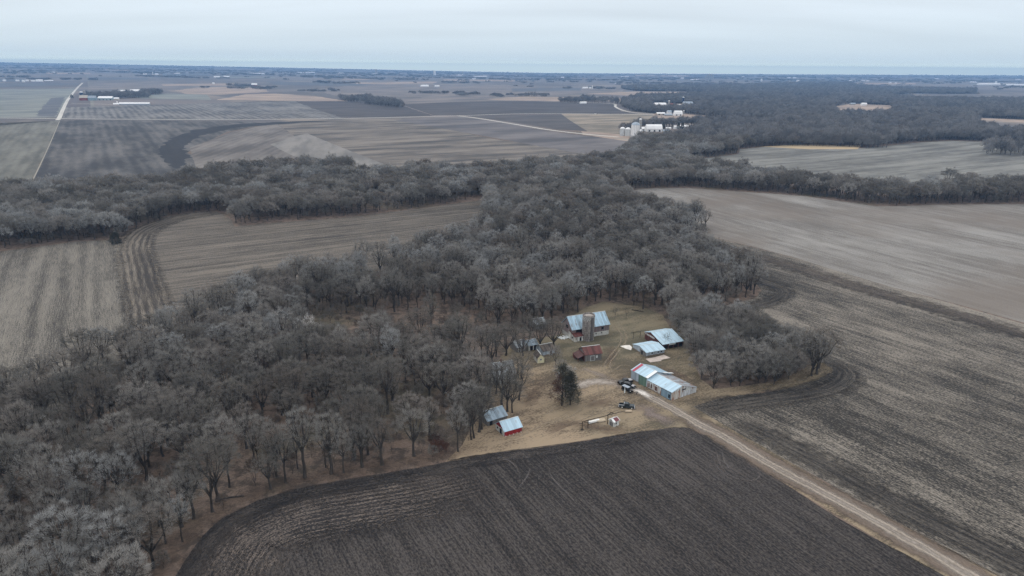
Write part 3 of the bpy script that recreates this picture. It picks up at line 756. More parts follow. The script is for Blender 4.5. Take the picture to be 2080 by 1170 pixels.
ms = House("machine_shed", "wide open-fronted machine shed with a broad pale tin roof beside the grey trees", "shed", (1345.5,710), (1387,702.5), (1297.5,690), 2.3, 4.6, .66, W_DRED, R_TIN, back=3.1, over=.3)
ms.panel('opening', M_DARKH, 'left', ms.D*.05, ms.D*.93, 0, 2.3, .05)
ms.panel('boards', W_DRED, 'left', ms.D*.34, ms.D*.95, 0, 2.5, .12)
ms.panel('gable_sheets', W_MIX, 'left', ms.D*.45, ms.D*.97, 2.45, 3.1, .14)
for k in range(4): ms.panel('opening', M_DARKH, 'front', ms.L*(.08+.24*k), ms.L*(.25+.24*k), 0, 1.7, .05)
ms.panel('patch_sheet', M_TRIM, 'front', ms.L*.30, ms.L*.62, 1.5, 2.1, .1)
hh = House("hog_house", "low grey-white shed with a pale roof in front of the open machine shed", "shed", (1312,725.3), (1349.3,718.6), (1281,709), 2.0, 3.1, .5, W_STEEL, R_TIN, over=.3)
for k in (.3, .63, .8): hh.panel('window', M_DARKH, 'front', hh.L*k, hh.L*(k+.05), 1.1, 1.5, trim=M_TRIMD)
hh.panel('door', M_DARKH, 'left', hh.D*.25, hh.D*.35, 0, 1.7); hh.panel('dark_boards', W_GREY, 'left', .05, hh.D*.45, -.1, 1.95, .04)
MB().add([(x, y, z) for z in (0.02, .14) for x, y in [tuple(at(*q).to_2d()) for q in ((1311.5,729.5),(1331,726),(1348,721),(1362,727.5),(1344,731),(1343,733.5),(1321,736.5))]],
     [tuple(range(6,-1,-1)), tuple(range(7,14))] + [(i, (i+1)%7, (i+1)%7+7, i+7) for i in range(7)]).build("concrete_pad", M_PAD)
tag(bpy.data.objects["concrete_pad"], "broken pinkish concrete slab on the grass below the low shed", "slab")
MB().add([(x, y, z) for z in (0.02, .18) for x, y in [tuple(at(*q).to_2d()) for q in ((1260,703.5),(1270,702),(1279,701.5),(1284,706),(1282,711.5),(1272,709))]],
     [tuple(range(5,-1,-1)), tuple(range(6,12))] + [(i, (i+1)%6, (i+1)%6+6, i+6) for i in range(6)]).build("concrete_pad", plain("white_slab", C(208,200,190), .9, .15))
tag(bpy.data.objects["concrete_pad.001"], "white slab at the left end of the low pale-roofed shed", "slab")

ls = House("long_shed", "long two-height steel shed with red and rusty roof sheets beside the driveway", "shed", (1363.6,814), (1281.2,770.7), (1424.8,801.5), 3.2, 4.5, .37, W_MIX, R_TIN, back=1.9, over=.18, roof2=R_RUST)
# taller rear half, laid over the low body as its own walls and roof
LL = ls.L
for ch_ in [c for c in ls.o.children]: bpy.data.objects.remove(ch_)
ls.body(0, LL*.585, 3.2, 4.5, .37, 1.9, W_MIX, R_TIN, .18, R_RUST)
D_ = ls.D
ls.D = D_*.97; ls.body(LL*.59, LL, 3.9, 5.4, .37, 2.4, W_STEEL, R_TIN, .18, R_TIN_W); ls.D = D_
MB().prism([(-.25*ls.sg, 4.02), (.37*D_*.97*ls.sg, 5.60), (.37*D_*.97*ls.sg, 5.68), (-.25*ls.sg, 4.10)], LL*.585-.3, LL*.585+1.0).build('roof_trim', R_CREAM, ls.o)
MB().prism([(-.2*ls.sg, 4.0), (.37*D_*.97*ls.sg, 5.57), (.37*D_*.97*ls.sg, 5.63), (-.2*ls.sg, 4.06)], LL-1.7, LL-.5).build('roof_sheet', M_REDS, ls.o)
MB().prism([(.62*D_*ls.sg, 4.3), (1.03*D_*ls.sg, 2.75), (1.03*D_*ls.sg, 2.83), (.62*D_*ls.sg, 4.38)], LL*.56, LL*.60).build('roof_trim', R_CREAM, ls.o)
ls.panel('green_sheets', M_GREEN, 'front', LL*.61, LL*.80, .1, 3.7, .05)
ls.panel('door', M_BLUE, 'front', LL*.02, LL*.24, .1, 2.9, .07, trim=M_TRIMD)
for k in (.34, .46, .52): ls.panel('window', plain("rust_opening", C(84,62,54), .9, .3), 'front', LL*k, LL*(k+.035 if k > .4 else k+.06), .7, 2.5, .06, trim=M_TRIM)
ls.panel('wall_patch', M_DARKH, 'front', LL*.035, LL*.075, .6, 2.0, .10)
ls.panel('rusty_boards', board_wall("rust_streaked_sheets", C(150,140,130), C(190,184,176), pw=.35, rust=C(128,78,54), rust_amt=.95), 'left', .05, D_*.36, -.1, 3.1, .05)
ls.panel('dark_boards', M_TRIMD, 'left', D_*.40, D_*.55, 2.6, 3.1, .05)
ls.panel('sheets', board_wall("pale_streaked_sheets", C(150,150,150), C(196,198,200), pw=.45, rust=C(120,108,100), rust_amt=.7), 'left', D_*.37, D_*.995, -.1, 1.9, .05)

rc = House("red_shed", "red board shed with a pale roof and white end wall near the dark field", "shed", (1024.6,886.8), (1059.8,876.6), (1005.5,871), 1.9, 4.0, .5, W_RED, R_TIN, over=.3)
rc.panel('end_boards', W_WHITE, 'left', .03, rc.D-.03, -.1, 1.9, .05)
rc.panel('door', M_DARKH, 'left', rc.D*.25, rc.D*.5, 0, 1.9, .09, trim=M_TRIM); rc.panel('window', M_DARKH, 'left', rc.D*.68, rc.D*.82, .8, 1.5, .09)
for k in range(5): MB().box(rc.L*(.03+.22*k), rc.L*(.03+.22*k)+.3, -.45*rc.sg, -.1*rc.sg, -.1, .25).build('footing_stone', M_PAD, rc.o)
gc = House("grey_shed", "weathered shed with a dull blue-grey roof just behind the red shed", "shed", (990.5,866), (1029.5,853.5), (982,850), 1.9, 3.9, .55, W_GREY, R_TIN_G, D=6.0, over=.3)
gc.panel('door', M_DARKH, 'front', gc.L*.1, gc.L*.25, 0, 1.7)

fh = House("farmhouse", "white farmhouse with a patched grey roof half hidden behind bare trees", "house", (1000,781), (1047,774), (985,762), 3.4, 6.6, .5, W_WHITE, R_SHING, over=.4)
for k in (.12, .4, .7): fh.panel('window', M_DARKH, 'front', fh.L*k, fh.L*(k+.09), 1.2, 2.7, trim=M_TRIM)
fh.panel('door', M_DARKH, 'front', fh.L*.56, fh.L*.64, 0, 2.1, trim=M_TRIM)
fh.panel('porch_roof', R_SHING, 'front', fh.L*.05, fh.L*.95, 2.85, 3.0, 2.2)
for k in range(5): MB().box(fh.L*(.06+.22*k), fh.L*(.06+.22*k)+.15, -2.15*fh.sg, -2.0*fh.sg, 0, 2.85).build('post', M_TRIM, fh.o)
MB().box(fh.L*.5, fh.L*.5+.7, fh.D*.5*fh.sg-.35, fh.D*.5*fh.sg+.35, 6.0, 7.8).build('chimney', plain("chimney_brick", C(110,80,70)), fh.o)
wr = House("wash_house", "small building with a pale mottled roof behind the farmhouse", "shed", (1049,716), (1069,712), (1044,706), 2.2, 4.0, .5, W_GREY, R_SHING, D=5.5)
wr.panel('door', M_DARKH, 'front', 1.0, 1.9, 0, 1.9, trim=M_TRIM)
w2 = House("garage", "narrow white-fronted garage between the trunks behind the cream shed", "garage", (1074,713), (1092,709), (1070,703), 2.4, 3.8, .5, W_WHITE, R_TIN_G, D=5)
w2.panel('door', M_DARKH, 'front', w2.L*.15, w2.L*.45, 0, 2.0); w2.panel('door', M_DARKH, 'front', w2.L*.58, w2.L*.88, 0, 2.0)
w3 = House("tool_shed", "dark grey metal shed with a rounded look right of the cream shed", "shed", (1103,724), (1127,719), (1099,711), 2.3, 3.9, .5, W_STEEL, R_DARK, D=6)
w3.panel('door', M_DARKH, 'front', w3.L*.55, w3.L*.75, 0, 1.9, trim=M_TRIM)
cs = House("cream_shed", "little cream gable-fronted shed with a dark roof", "shed", (1084,728), (1091.5,738), (1105.5,736.6), 2.2, 3.6, .5, W_WHITE, R_DARK, over=.25)
cs.panel('cream_front', W_CREAM, 'right', .02, cs.D-.02, -.1, 2.2, .05)
MB().prism([(0, 2.2), (cs.D*cs.sg, 2.2), (cs.D*.5*cs.sg, 3.55)], cs.L+.002, cs.L+.05).build('gable', W_CREAM, cs.o)
cs.panel('window', M_TRIMD, 'right', cs.D*.4, cs.D*.6, 1.2, 1.8, .08, trim=M_TRIM)
oh = House("outhouse", "narrow grey-white outhouse alone among the trees left of the farmhouse", "outhouse", (944,752), (953.5,750.5), (942,747), 2.3, 3.2, .5, W_GREY, R_SHING, D=2.2, over=.2)
oh.panel('door', W_WHITE, 'front', oh.L*.3, oh.L*.7, 0, 1.9, .06)
fb = House("corn_crib", "low building with a white-streaked roof behind the yard oaks", "crib", (1087,670), (1109,666.5), (1083,660), 2.4, 4.2, .5, W_GREY, R_SHING, D=6)
fb.panel('door', M_DARKH, 'front', fb.L*.4, fb.L*.6, 0, 2)
pu = House("pump_house", "tiny white hut with a white and red roof beside the rail fence", "hut", (1246.6,868), (1257,863.5), (1236.5,862.3), 1.9, 2.5, .5, W_WHITE, R_CREAM, over=.25, roof2=R_CREAM)
pu.panel('door', W_GREY, 'left', pu.D*.15, pu.D*.85, .1, 1.5, .05)
pu.panel('window', M_TRIMD, 'front', pu.L*.3, pu.L*.6, .9, 1.4, .05, trim=M_TRIM)
MB().prism([(-.28*pu.sg, 1.93), (pu.D*.5*pu.sg, 2.66), (pu.D*.5*pu.sg, 2.71), (-.28*pu.sg, 1.98)], pu.L*.25, pu.L*1.0).build('roof_sheet', metal_roof("red_roof_sheets", C(110,58,60), .1), pu.o)

# rail structure by the hut
def W3(px, py, z=0): q = at(px, py); return Vector((q.x, q.y, z))
rf = thing("rail_fence", "long weathered rail on dark posts running past the tiny white hut", "fence", W3(1182.5,873))
def rel(v): return v - W3(1182.5,873)
p0, p1, p2, p3 = W3(1182.5,873), W3(1194,870), W3(1234,861), W3(1236,853)
for q, h in ((p0, 3.0), (p1, 3.2), (p2, 3.6)): MB().tube([rel(q), rel(q) + Vector((0,0,h))], .13, 6).build('post', M_POST, rf)
MB().tube([rel(p0)+Vector((0,0,2.9)), rel(p1)+Vector((0,0,3.0)), rel(p2)+Vector((0,0,3.2))], .11, 6).build('rail', M_POST, rf)
MB().tube([rel(p0)+Vector((-1.2,0,2.3)), rel(p1)+Vector((.8,0,2.3))], .09, 6).build('rail', M_POST, rf)
MB().tube([rel(p2)+Vector((0,0,3.3)), rel(W3(1272,836))+Vector((0,0,.4))], .10, 6).build('rail', M_POST, rf)
MB().tube([rel(p2)+Vector((.2,0,3.4)), rel(p2)+Vector((1.0,.3,4.1)), rel(p2)+Vector((1.8,.4,3.8))], .16, 6).build('bracket', M_POST, rf)
MB().box(-.5,.5,-.4,.4,-.1,.12).build('footing', M_POST, rf)
def board(px, py, l, w, rz, mat, label, name, cat, h=.5, group=None):
    o = thing(name, label, cat, W3(px, py), rz, group)
    MB().prism([(-w/2, .25), (w/2, .25), (w/2*.8, h), (-w/2*.8, h)], -l/2, l/2).build('tub', mat, o)
    for x in (-l/2+.3, l/2-.4):
        for y in (-w/2+.05, w/2-.15): MB().box(x, x+.1, y, y+.1, 0, .25).build('leg', M_POST, o)
    return o
board(1206,858,4.2,1.0,.45, plain("white_tub", C(214,210,204), .6, .08), "long white feed bunk lying beneath the rail", "feed_bunk", "trough", .75)
board(1220,855,3.0,2.0,.3, plain("tan_tub", C(176,160,138), .8, .2), "tan heap of old boards between the white bunk and the hut", "board_pile", "board pile", .6)
board(1276,837,2.4,1.0,.1, plain("pale_tub", C(170,152,130), .8, .2), "short pale trough at the far end of the rail near the pickup", "feed_trough", "trough", .6)
# open pole frame at the machine shed
pf_ = thing("pole_frame", "thin dark pole frame standing left of the machine shed", "frame", W3(1286,688))
q = rel2 = W3(1300,686) - W3(1286,688)
for v in (Vector((0,0,0)), q): MB().tube([v, v + Vector((0,0,3.0))], .09, 6).build('post', M_POST, pf_)
MB().tube([Vector((-1.0,0,2.85)), q + Vector((.2,0,3.0))], .08, 6).build('rail', M_POST, pf_)
# stack of white sheets left of the barn
st = thing("scrap_pile", "pile of white sheet scrap on the grass at the left foot of the barn", "scrap pile", W3(1147,686))
for i in range(9):
    m = MB().box(-.9, .9, -.5, .5, 0, .08); o = m.build('sheet', M_TRIM, st)
    o.location = (R_.uniform(-3.6, 3.6), R_.uniform(-1.6, 1.4), .1 + .1*i*.4); o.rotation_euler = (R_.uniform(-.35,.35), R_.uniform(-.35,.35), R_.uniform(0, 3)); o.scale = (R_.uniform(.6,1.3), R_.uniform(.7,1.4), 1)
# white marker post in front of the parked cars
wp = thing("marker_post", "slim white post in front of the boxy black off-roader", "post", W3(1268.6,798.6))
MB().box(-.09,.09,-.09,.09,-.1,2.3).build('post', M_TRIM, wp); MB().box(-.22,.22,-.12,.12,.2,1.3).build('board', M_TRIM, wp)

# ------------------------------------------------------------------ vehicles
def paint(name, c, rough=.25):
    t = NT(name); n = t.noise(t.map(t.obj(), scale=(1.2,1.2,1.2)), 1, 3)
    t.col(t.mix(n, c, tuple(min(.9, x*1.5 + .01) for x in c[:3]) + (1,))); t.b.inputs['Roughness'].default_value = rough; t.b.inputs['Specular IOR Level'].default_value = .5
    return t.mat
P_BLACK = paint("black_paint", C(20,21,24)); P_GREEN = paint("dark_green_paint", C(24,34,40)); P_GLASS = paint("tinted_glass", C(16,20,24), .08)
P_COVER = paint("grey_cover", C(150,146,146), .7); P_TYRE = plain("tyre_rubber", C(26,26,26)); P_RIM = paint("pale_rim", C(180,178,172), .4); P_RIMD = paint("dark_rim", C(70,70,72), .4)
P_CHROME = paint("chrome_bumper", C(170,172,176), .25); P_LAMP = paint("lamp_glass", C(200,198,190), .15); P_TAIL = paint("tail_lamp", C(120,24,24), .2); P_TOP = paint("grey_hardtop", C(128,134,142), .4)
def bev(o, w=.05):
    md = o.modifiers.new("edges", 'BEVEL'); md.width = w; md.segments = 2; md.limit_method = 'ANGLE'; return o
def wheels(root, xs, half, r, rim):
    for x in xs:
        for s_ in (-1, 1):
            w = MB().add([], []); pr_ = [(r*math.cos(k*math.pi/10), r*math.sin(k*math.pi/10)) for k in range(20)]
            wo = bpy.data.objects.new('wheel', None); link(wo, root); wo.location = (x, s_*half, r)
            MB().prism([(a, c) for a, c in pr_], -.11, .11, 'y').build('tyre', P_TYRE, wo)
            MB().prism([(a*.62, c*.62) for a, c in pr_], -.125, .125, 'y').build('rim', rim, wo)
def car(name, label, Apx, Bpx, kind, paint_, rim, length, group=None):
    """A = rear on the ground, B = front"""
    a, b_ = W3(*Apx), W3(*Bpx); d = (b_ - a); mid = (a + b_) / 2
    o = thing(name, label, "pickup truck" if 'pickup' in name else "car", mid, math.atan2(d.y, d.x), group)
    h = length / 2
    if kind == 'pickup':
        w = .95
        m = MB().box(-h+.1, h-.15, -w, w, .45, .78)
        m.prism([(h-1.75, .78), (h-.12, .78), (h-.08, 1.02), (h-.25, 1.12), (h-1.75, 1.18)], -w*.97, w*.97, 'y')
        m.box(h-3.55, h-1.72, -w, w, .77, 1.16)
        m.box(-h+.05, h-3.6, -w, -w+.14, .76, 1.22).box(-h+.05, h-3.6, w-.14, w, .76, 1.22).box(-h, -h+.12, -w, w, .7, 1.2)
        bev(m.build('body', paint_, o))
        MB().prism([(h-3.6, 1.14), (h-3.45, 1.72), (h-2.35, 1.76), (h-1.65, 1.16)], -w*.84, w*.84, 'y').build('window', P_GLASS, o)
        bev(MB().box(h-3.48, h-2.32, -w*.86, w*.86, 1.7, 1.80).build('roof', paint_, o), .03)
        for s_ in (-1, 1): MB().box(h-2.98, h-2.86, s_*w*.86-.02, s_*w*.86+.02, 1.15, 1.74).build('pillar', paint_, o)
        MB().box(-h+.2, h-3.62, -w+.16, w-.16, .78, .84).build('bed_floor', P_TYRE, o)
        wheels(o, (-h+1.15, h-.95), w-.1, .38, rim)
    elif kind == 'covered':
        w = .98
        m = MB().box(-h+.1, h-.15, -w, w, .5, .85)
        m.prism([(h-1.6, .85), (h-.12, .85), (h-.06, 1.1), (h-.25, 1.22), (h-1.6, 1.28)], -w*.97, w*.97, 'y')
        m.box(-h+.05, h-1.58, -w, w, .84, 1.25)
        bev(m.build('body', paint_, o))
        MB().prism([(h-3.9, 1.24), (h-3.7, 1.84), (h-2.2, 1.88), (h-1.5, 1.26)], -w*.84, w*.84, 'y').build('window', P_GLASS, o)
        bev(MB().box(h-3.75, h-2.15, -w*.86, w*.86, 1.82, 1.92).build('roof', paint_, o), .03)
        bev(MB().box(-h+.12, h-3.95, -w*.9, w*.9, 1.25, 1.31).build('bed_cover', P_COVER, o), .02)
        wheels(o, (-h+1.2, h-1.0), w-.1, .42, rim)
    elif kind == 'suv':
        w = .95
        m = MB().prism([(-h, .45), (h-.1, .45), (h, .75), (h-.1, 1.0), (h-1.3, 1.12), (-h+.05, 1.15), (-h-.02, .8)], -w, w, 'y')
        bev(m.build('body', paint_, o), .08)
        MB().prism([(-h+.15, 1.12), (-h+.45, 1.66), (h-2.1, 1.70), (h-1.25, 1.12)], -w*.85, w*.85, 'y').build('window', P_GLASS, o)
        bev(MB().box(-h+.4, h-2.05, -w*.84, w*.84, 1.64, 1.75).build('roof', paint_, o), .04)
        bev(MB().prism([(h-1.25, 1.11), (h-.3, 1.03), (h-.3, 1.06), (h-1.25, 1.15)], -w*.8, w*.8, 'y').build('bonnet', P_COVER, o), .01)
        wheels(o, (-h+.95, h-.95), w-.1, .36, rim)
    else:  # boxy off-roader
        w = .92
        m = MB().box(-h+.1, h-1.15, -w*.9, w*.9, .55, 1.15).box(h-1.16, h, -w*.72, w*.72, .6, 1.12).box(h-1.1, h-.1, -w, w, .85, .95).box(-h+.35, -h+1.35, -w, w, .85, .95)
        bev(m.build('body', paint_, o), .04)
        MB().box(-h+.15, h-1.3, -w*.84, w*.84, 1.14, 1.74).build('window', P_GLASS, o)
        for x in (-h+.14, -h+1.1, h-2.2, h-1.4):
            MB().box(x, x+.12, -w*.86, w*.86, 1.14, 1.76).build('pillar', paint_, o)
        bev(MB().box(-h+.1, h-1.25, -w*.87, w*.87, 1.74, 1.84).build('roof', P_TOP, o), .03)
        MB().prism([(.36*math.cos(k*math.pi/8), 1.05 + .36*math.sin(k*math.pi/8)) for k in range(16)], -h-.14, -h+.1).build('spare_wheel', P_TYRE, o)
        wheels(o, (-h+.85, h-.7), w-.08, .42, rim)
    for s_ in (-1, 1):
        MB().box(h-.1, h+.015, s_*.72-.13, s_*.72+.13, .78, .95).build('headlight', P_LAMP, o)
        MB().box(-h-.02, -h+.1, s_*.8-.08, s_*.8+.08, .85, 1.05).build('tail_light', P_TAIL, o)
    MB().box(h-.1, h+.1, -.85, .85, .42, .6).build('bumper', P_CHROME if kind == 'pickup' else P_TYRE, o)
    MB().box(-h-.12, -h+.08, -.85, .85, .42, .6).build('bumper', P_CHROME if kind == 'pickup' else P_TYRE, o)
    return o
tr = car("pickup_truck", "dark green open-bed pickup with pale wheels parked alone on the grass", (1256.5,826), (1289.5,829.5), 'pickup', P_GREEN, P_RIM, 5.4)
MB().box(-2.62, -.95, -.96, -.80, 1.225, 1.27).build('bed_rail', P_CHROME, tr); MB().box(-.98, -.88, -.8, .8, 1.22, 1.75).build('headboard', P_CHROME, tr)
car("pickup_truck", "black pickup with a light grey bed cover beside the corner of the long shed", (1280.5,776.5), (1259.5,780.5), 'covered', P_BLACK, P_RIMD, 5.7)
car("parked_car", "black car with a greyish bonnet wedged between the pickup and the boxy off-roader", (1266.5,783.5), (1288.5,789), 'suv', P_BLACK, P_RIMD, 4.7)
car("parked_car", "boxy black off-roader with a grey roof behind the white post", (1264.5,790.5), (1283,798.5), 'boxy', P_BLACK, P_RIMD, 4.2)

# ------------------------------------------------------------------ people
def person(px, py, face, label, top, legs, arms=.25, name="person"):
    bm = bmesh.new(); sk = bm.verts.layers.skin.verify()
    V = {}
    def v(k, co, r, par=None):
        V[k] = bm.verts.new(co); V[k][sk].radius = (r, r*.9)
        if par: bm.edges.new((V[par], V[k]))
    v('pel', (0,0,.95), .16); v('waist', (0,0,1.12), .15, 'pel'); v('chest', (0,0,1.34), .19, 'waist'); v('neck', (0,.0,1.50), .065, 'chest')
    v('head0', (0,.02,1.60), .095, 'neck'); v('head1', (0,.02,1.70), .085, 'head0')
    for s_, n_ in ((-1, 'l'), (1, 'r')):
        v(n_+'hip', (s_*.10,0,.88), .10, 'pel'); v(n_+'knee', (s_*.12,.03,.48), .065, n_+'hip'); v(n_+'ank', (s_*.13,0,.09), .045, n_+'knee'); v(n_+'toe', (s_*.14,.17,.04), .04, n_+'ank')
        v(n_+'sho', (s_*.19,0,1.42), .075, 'chest'); v(n_+'elb', (s_*(.26+arms*.3),-.02,1.15), .05, n_+'sho'); v(n_+'wri', (s_*(.24+arms*.2),.12,.93), .035, n_+'elb')
        v(n_+'palm', (s_*(.24+arms*.2),.15,.87), .038, n_+'wri')
        for f in range(4): v(n_+'f%d' % f, (s_*(.24+arms*.2)+(f-1.5)*.022, .17-.01*f, .78+.008*abs(f-1.5)), .009, n_+'palm')
        v(n_+'th', (s_*(.20+arms*.2), .19, .84), .010, n_+'palm')
    me = bpy.data.meshes.new(name); bm.to_mesh(me); bm.free()
    me.skin_vertices[0].data[0].use_root = True
    tmp = bpy.data.objects.new("tmp", me); link(tmp)
    tmp.modifiers.new("s", 'SKIN'); sd = tmp.modifiers.new("d", 'SUBSURF'); sd.levels = 1; sd.render_levels = 1
    dg = bpy.context.evaluated_depsgraph_get(); m2 = bpy.data.meshes.new_from_object(tmp.evaluated_get(dg)); bpy.data.objects.remove(tmp)
    m2.name = name; m2.materials.clear()
    for mm in (top, legs, P_SKIN, P_HAIR): m2.materials.append(mm)
    for p_ in m2.polygons:
        c = p_.center
        p_.material_index = (3 if (c.z > 1.66 or c.y < -.01) else 2) if c.z > 1.53 else (2 if (c.z < .93 and abs(c.x) > .2 and c.z > .7) else (1 if c.z < .98 else 0))
        p_.use_smooth = True
    o = link(bpy.data.objects.new(name, m2)); q = W3(px, py); o.location = q; o.rotation_euler = (0,0,face)
    tag(o, label, "person"); return o
P_SKIN = plain("skin", C(180,140,118)); P_HAIR = plain("hair", C(40,32,28)); P_JKT = plain("dark_jacket", C(30,26,28)); P_TRS = plain("dark_trousers", C(44,42,46)); P_JKT2 = plain("green_jacket", C(40,48,44))
person(1254.5, 781.5, 1.2, "person in a dark jacket and trousers standing left of the black pickup", P_JKT, P_TRS, .1)
person(1293.5, 803.0, 2.6, "person in dark clothes with arms out beside the driveway near the long shed", P_JKT2, P_TRS, .9)

# ------------------------------------------------------------------ far farmsteads
FW = plain("far_white_wall", C(244,242,238), .8, .06, .1); FR = plain("far_bright_roof", C(240,240,240), .6, .05, .1); FRg = plain("far_grey_roof", C(150,158,166), .6, .1, .1)
FRed = plain("far_red_wall", C(126,62,54), .8, .1, .1); FRt = plain("far_red_roof", C(132,84,74), .8, .1, .1); FB = plain("far_blue_silo", C(38,48,74), .4, .1, .1); FC = plain("far_concrete", C(150,146,142), .9, .1, .2)
FTan = plain("far_tan", C(176,166,152), .8, .1, .1); FGal = metal_roof("far_galvanised", C(216,220,222), .12, pw=1.5)
def shed(x0, x1, yb, hpx, label, roof=FR, wall=FW, name="farm_shed", cat="shed", dep=.5, rise=.45, group=None, hi=False, skew=0.0, roofed='gable'):
    a, b_ = at(x0, yb), at(x1, yb + skew); z = (b_ - a).length
    mpp = a.y / FOC * 1.03; h = hpx * mpp
    if (b_-a).length < 1: return
    d = (b_ - a); o = thing(name, label, cat, a, math.atan2(d.y, d.x), group)
    L = d.length; D = max(6.0, min(L*dep, 26.0)); wl_ = h*(1-rise)
    if roofed == 'gambrel':
        pr_ = [(0,-1), (0,wl_), (D*.18, wl_ + (h-wl_)*.62), (D*.5, h), (D*.82, wl_ + (h-wl_)*.62), (D, wl_), (D,-1)]
    else: pr_ = [(0,-1), (0,wl_), (D*.5, h), (D, wl_), (D,-1)]
    MB().prism(pr_, 0, L).build('wall', wall, o)
    q = pr_[1:-1]; top_ = [(y, z+.5) for y, z in q]
    q2 = [(q[0][0]-.5, q[0][1]-.2)] + [(y, z+.06) for y, z in q[1:-1]] + [(q[-1][0]+.5, q[-1][1]-.2)]
    MB().prism(q2 + [(y, z+.35) for y, z in reversed(q2)], -.5, L+.5).build('roof', roof, o)
    if hi:
        m = MB()
        n = max(2, int(L/9))
        for k in range(n): m = MB().box(L*(k+.35)/n, L*(k+.65)/n, -.12, 0, .2, min(wl_*.8, 3.2)).build('door', M_DARKH, o)
    return o
def tower(x0, x1, yb, yt, label, mat=FC, cap=FR, name="silo", cat="silo", capr=.5, group=None, ribs=False):
    a, b_ = at(x0, yb), at(x1, yb); r = (b_ - a).length / 2; c = (a + b_) / 2; h = (yb - yt) * a.y / FOC * 1.03
    o = thing(name, label, cat, c, 0, group); hw = h - r*capr
    MB().lathe([(r, -1), (r, hw), (r*.98, hw)], 20).build('shell', mat, o, True)
    pr_ = [(r*1.04, hw - .1), (r*.9, hw + r*capr*.35), (r*.5, hw + r*capr*.85), (r*.08, hw + r*capr)]
    MB().lathe(pr_, 20).build('roof', cap, o, True)
    if ribs:
        m = MB()
        for k in range(16):
            t_ = 2*math.pi*k/16; m.tube([(math.cos(t_)*(r+.04), math.sin(t_)*(r+.04), 0), (math.cos(t_)*(r+.04), math.sin(t_)*(r+.04), hw)], .18, 4)
        m.build('ribs', FC, o)
    return o
tower(1259,1268.8,275.5,259,"small grey grain bin, leftmost of the bins at the wood edge", FGal, FR, "grain_bin", "grain bin", .6, None, True)
tower(1269.6,1280.6,276.5,260,"small grey grain bin between its twin and the big white bin", FGal, FR, "grain_bin", "grain bin", .6, None, True)
tower(1281.3,1298.5,278.5,250,"big pale grain bin with a cone roof, tallest of the bins", plain("pale_bin", C(244,246,242), .6, .06), FRg, "grain_bin", "grain bin", .62, None, True)
tower(1296.6,1302.8,268,242.7,"grey silo with a white dome behind the big grain bin", FC, FR)
shed(1302,1318,266,7,"low white barn joined to the foot of the white-domed silo", FR, FW, "barn", "barn", .6, hi=True)
shed(1314,1345,267.5,13,"white round-shouldered barn right of the grain bins", FR, FW, "barn", "barn", .5, .6, None, True, 0, 'gambrel')
shed(1298.5,1304.8,269,5,"tiny white shed squeezed behind the big grain bin")
shed(1347,1359,269,5,"grey-brown roofed shed among the trees right of the white barn", FRg, FTan)
shed(1353,1363,262.5,3.5,"low whitish shed before the dark tree row")
shed(1369.6,1380,262,6,"white gambrel shed at the right of the bins farm", FR, FW, roofed='gambrel')
shed(1381.5,1399,261.5,6.5,"long white shed furthest right of the bins farm", hi=True)
shed(1331,1353.4,215.5,6,"bright white machine shed on the wooded rise", hi=True)
tower(1356.6,1360.4,214,205,"short grey silo with a white dome on the wooded rise", FC, FR)
shed(1361,1371,214,3.5,"dull red-roofed shed beside the short silo", FRt, FRed)
tower(1385,1389,214.5,198.4,"tall blue-black silo with a pale cap", FB, FR)
shed(1389.5,1408,216,8.5,"big grey gambrel barn right of the blue-black silo", FRg, FC, "barn", "barn", .6, .6, None, True, 0, 'gambrel')
shed(1376.7,1383,215.5,3,"tiny white shed left of the blue-black silo")
shed(1335,1351,233.5,4.5,"cream low shed at the lower farm on the meadow", FR, FTan, hi=True)
shed(1356,1364,232.5,7.5,"tall pale house at the lower farm on the meadow", FRg, FW, "house", "house", .8)
shed(1351,1366,235.5,4,"low blue-grey roofed shed before the tall pale house", FRg, FC)
shed(1370.7,1386,235,9,"white arched barn at the right of the lower farm", FR, FW, "barn", "barn", .6, .65, None, True, 0, 'gambrel')
tower(1387,1390,232,224.5,"small white-topped silo behind the white arched barn", FC, FR)
shed(1179,1191.5,210.5,3.5,"low white house at the edge of the tree belt above the dark field", FR, FW, "house", "house")
shed(1184.6,1195,180,3,"row of white sheds, left end, on the far plain farm"); shed(1197,1201,180.5,3.4,"small white gabled building left of the far white silo"); shed(1206,1216,180,2.8,"low white shed right of the far white silo")
tower(1201.8,1204.2,181,174.8,"slim white silo in the middle of the far plain farm", FW, FR)
tower(162.3,169.6,195,186.8,"dark blue silo with a white cap by the straight road", FB, FR)
tower(170.8,175.6,197,184.4,"pale concrete silo beside the dark blue one", FC, FC)
shed(161.5,178,204,9,"red barn with a pale roof at the straight road", FTan, FRed, "barn", "barn", .7, .5, None, False, 0, 'gambrel')
shed(179,195,204,8.5,"blue-grey shed right of the red barn", FRg, plain("far_bluegrey", C(132,150,158)))
shed(199,228,203.5,7,"long white-roofed shed in the roadside farm", FR, plain("far_teal", C(150,164,166)), hi=True)
shed(231.5,241.5,203.5,5,"small pink-walled shed at the right end of the roadside farm", FR, FTan)
shed(242,303.6,213,4.4,"very long low white livestock barn on the open field", FR, FRg, "livestock_barn", "barn", .12, .55)
shed(230,241,213,3,"small white office at the left end of the very long barn"); tower(237,240,212,206.3,"short white feed tower at the end of the very long barn", FW, FR)
shed(238.5,254,188,4.6,"white farm building left of the lone dark conifer", hi=True); shed(264.4,286.3,188.5,6,"larger white farm building right of the lone dark conifer", hi=True)
shed(303,312,190.5,4,"small red-roofed building at the end of the hedgerow", FRt, FRed)
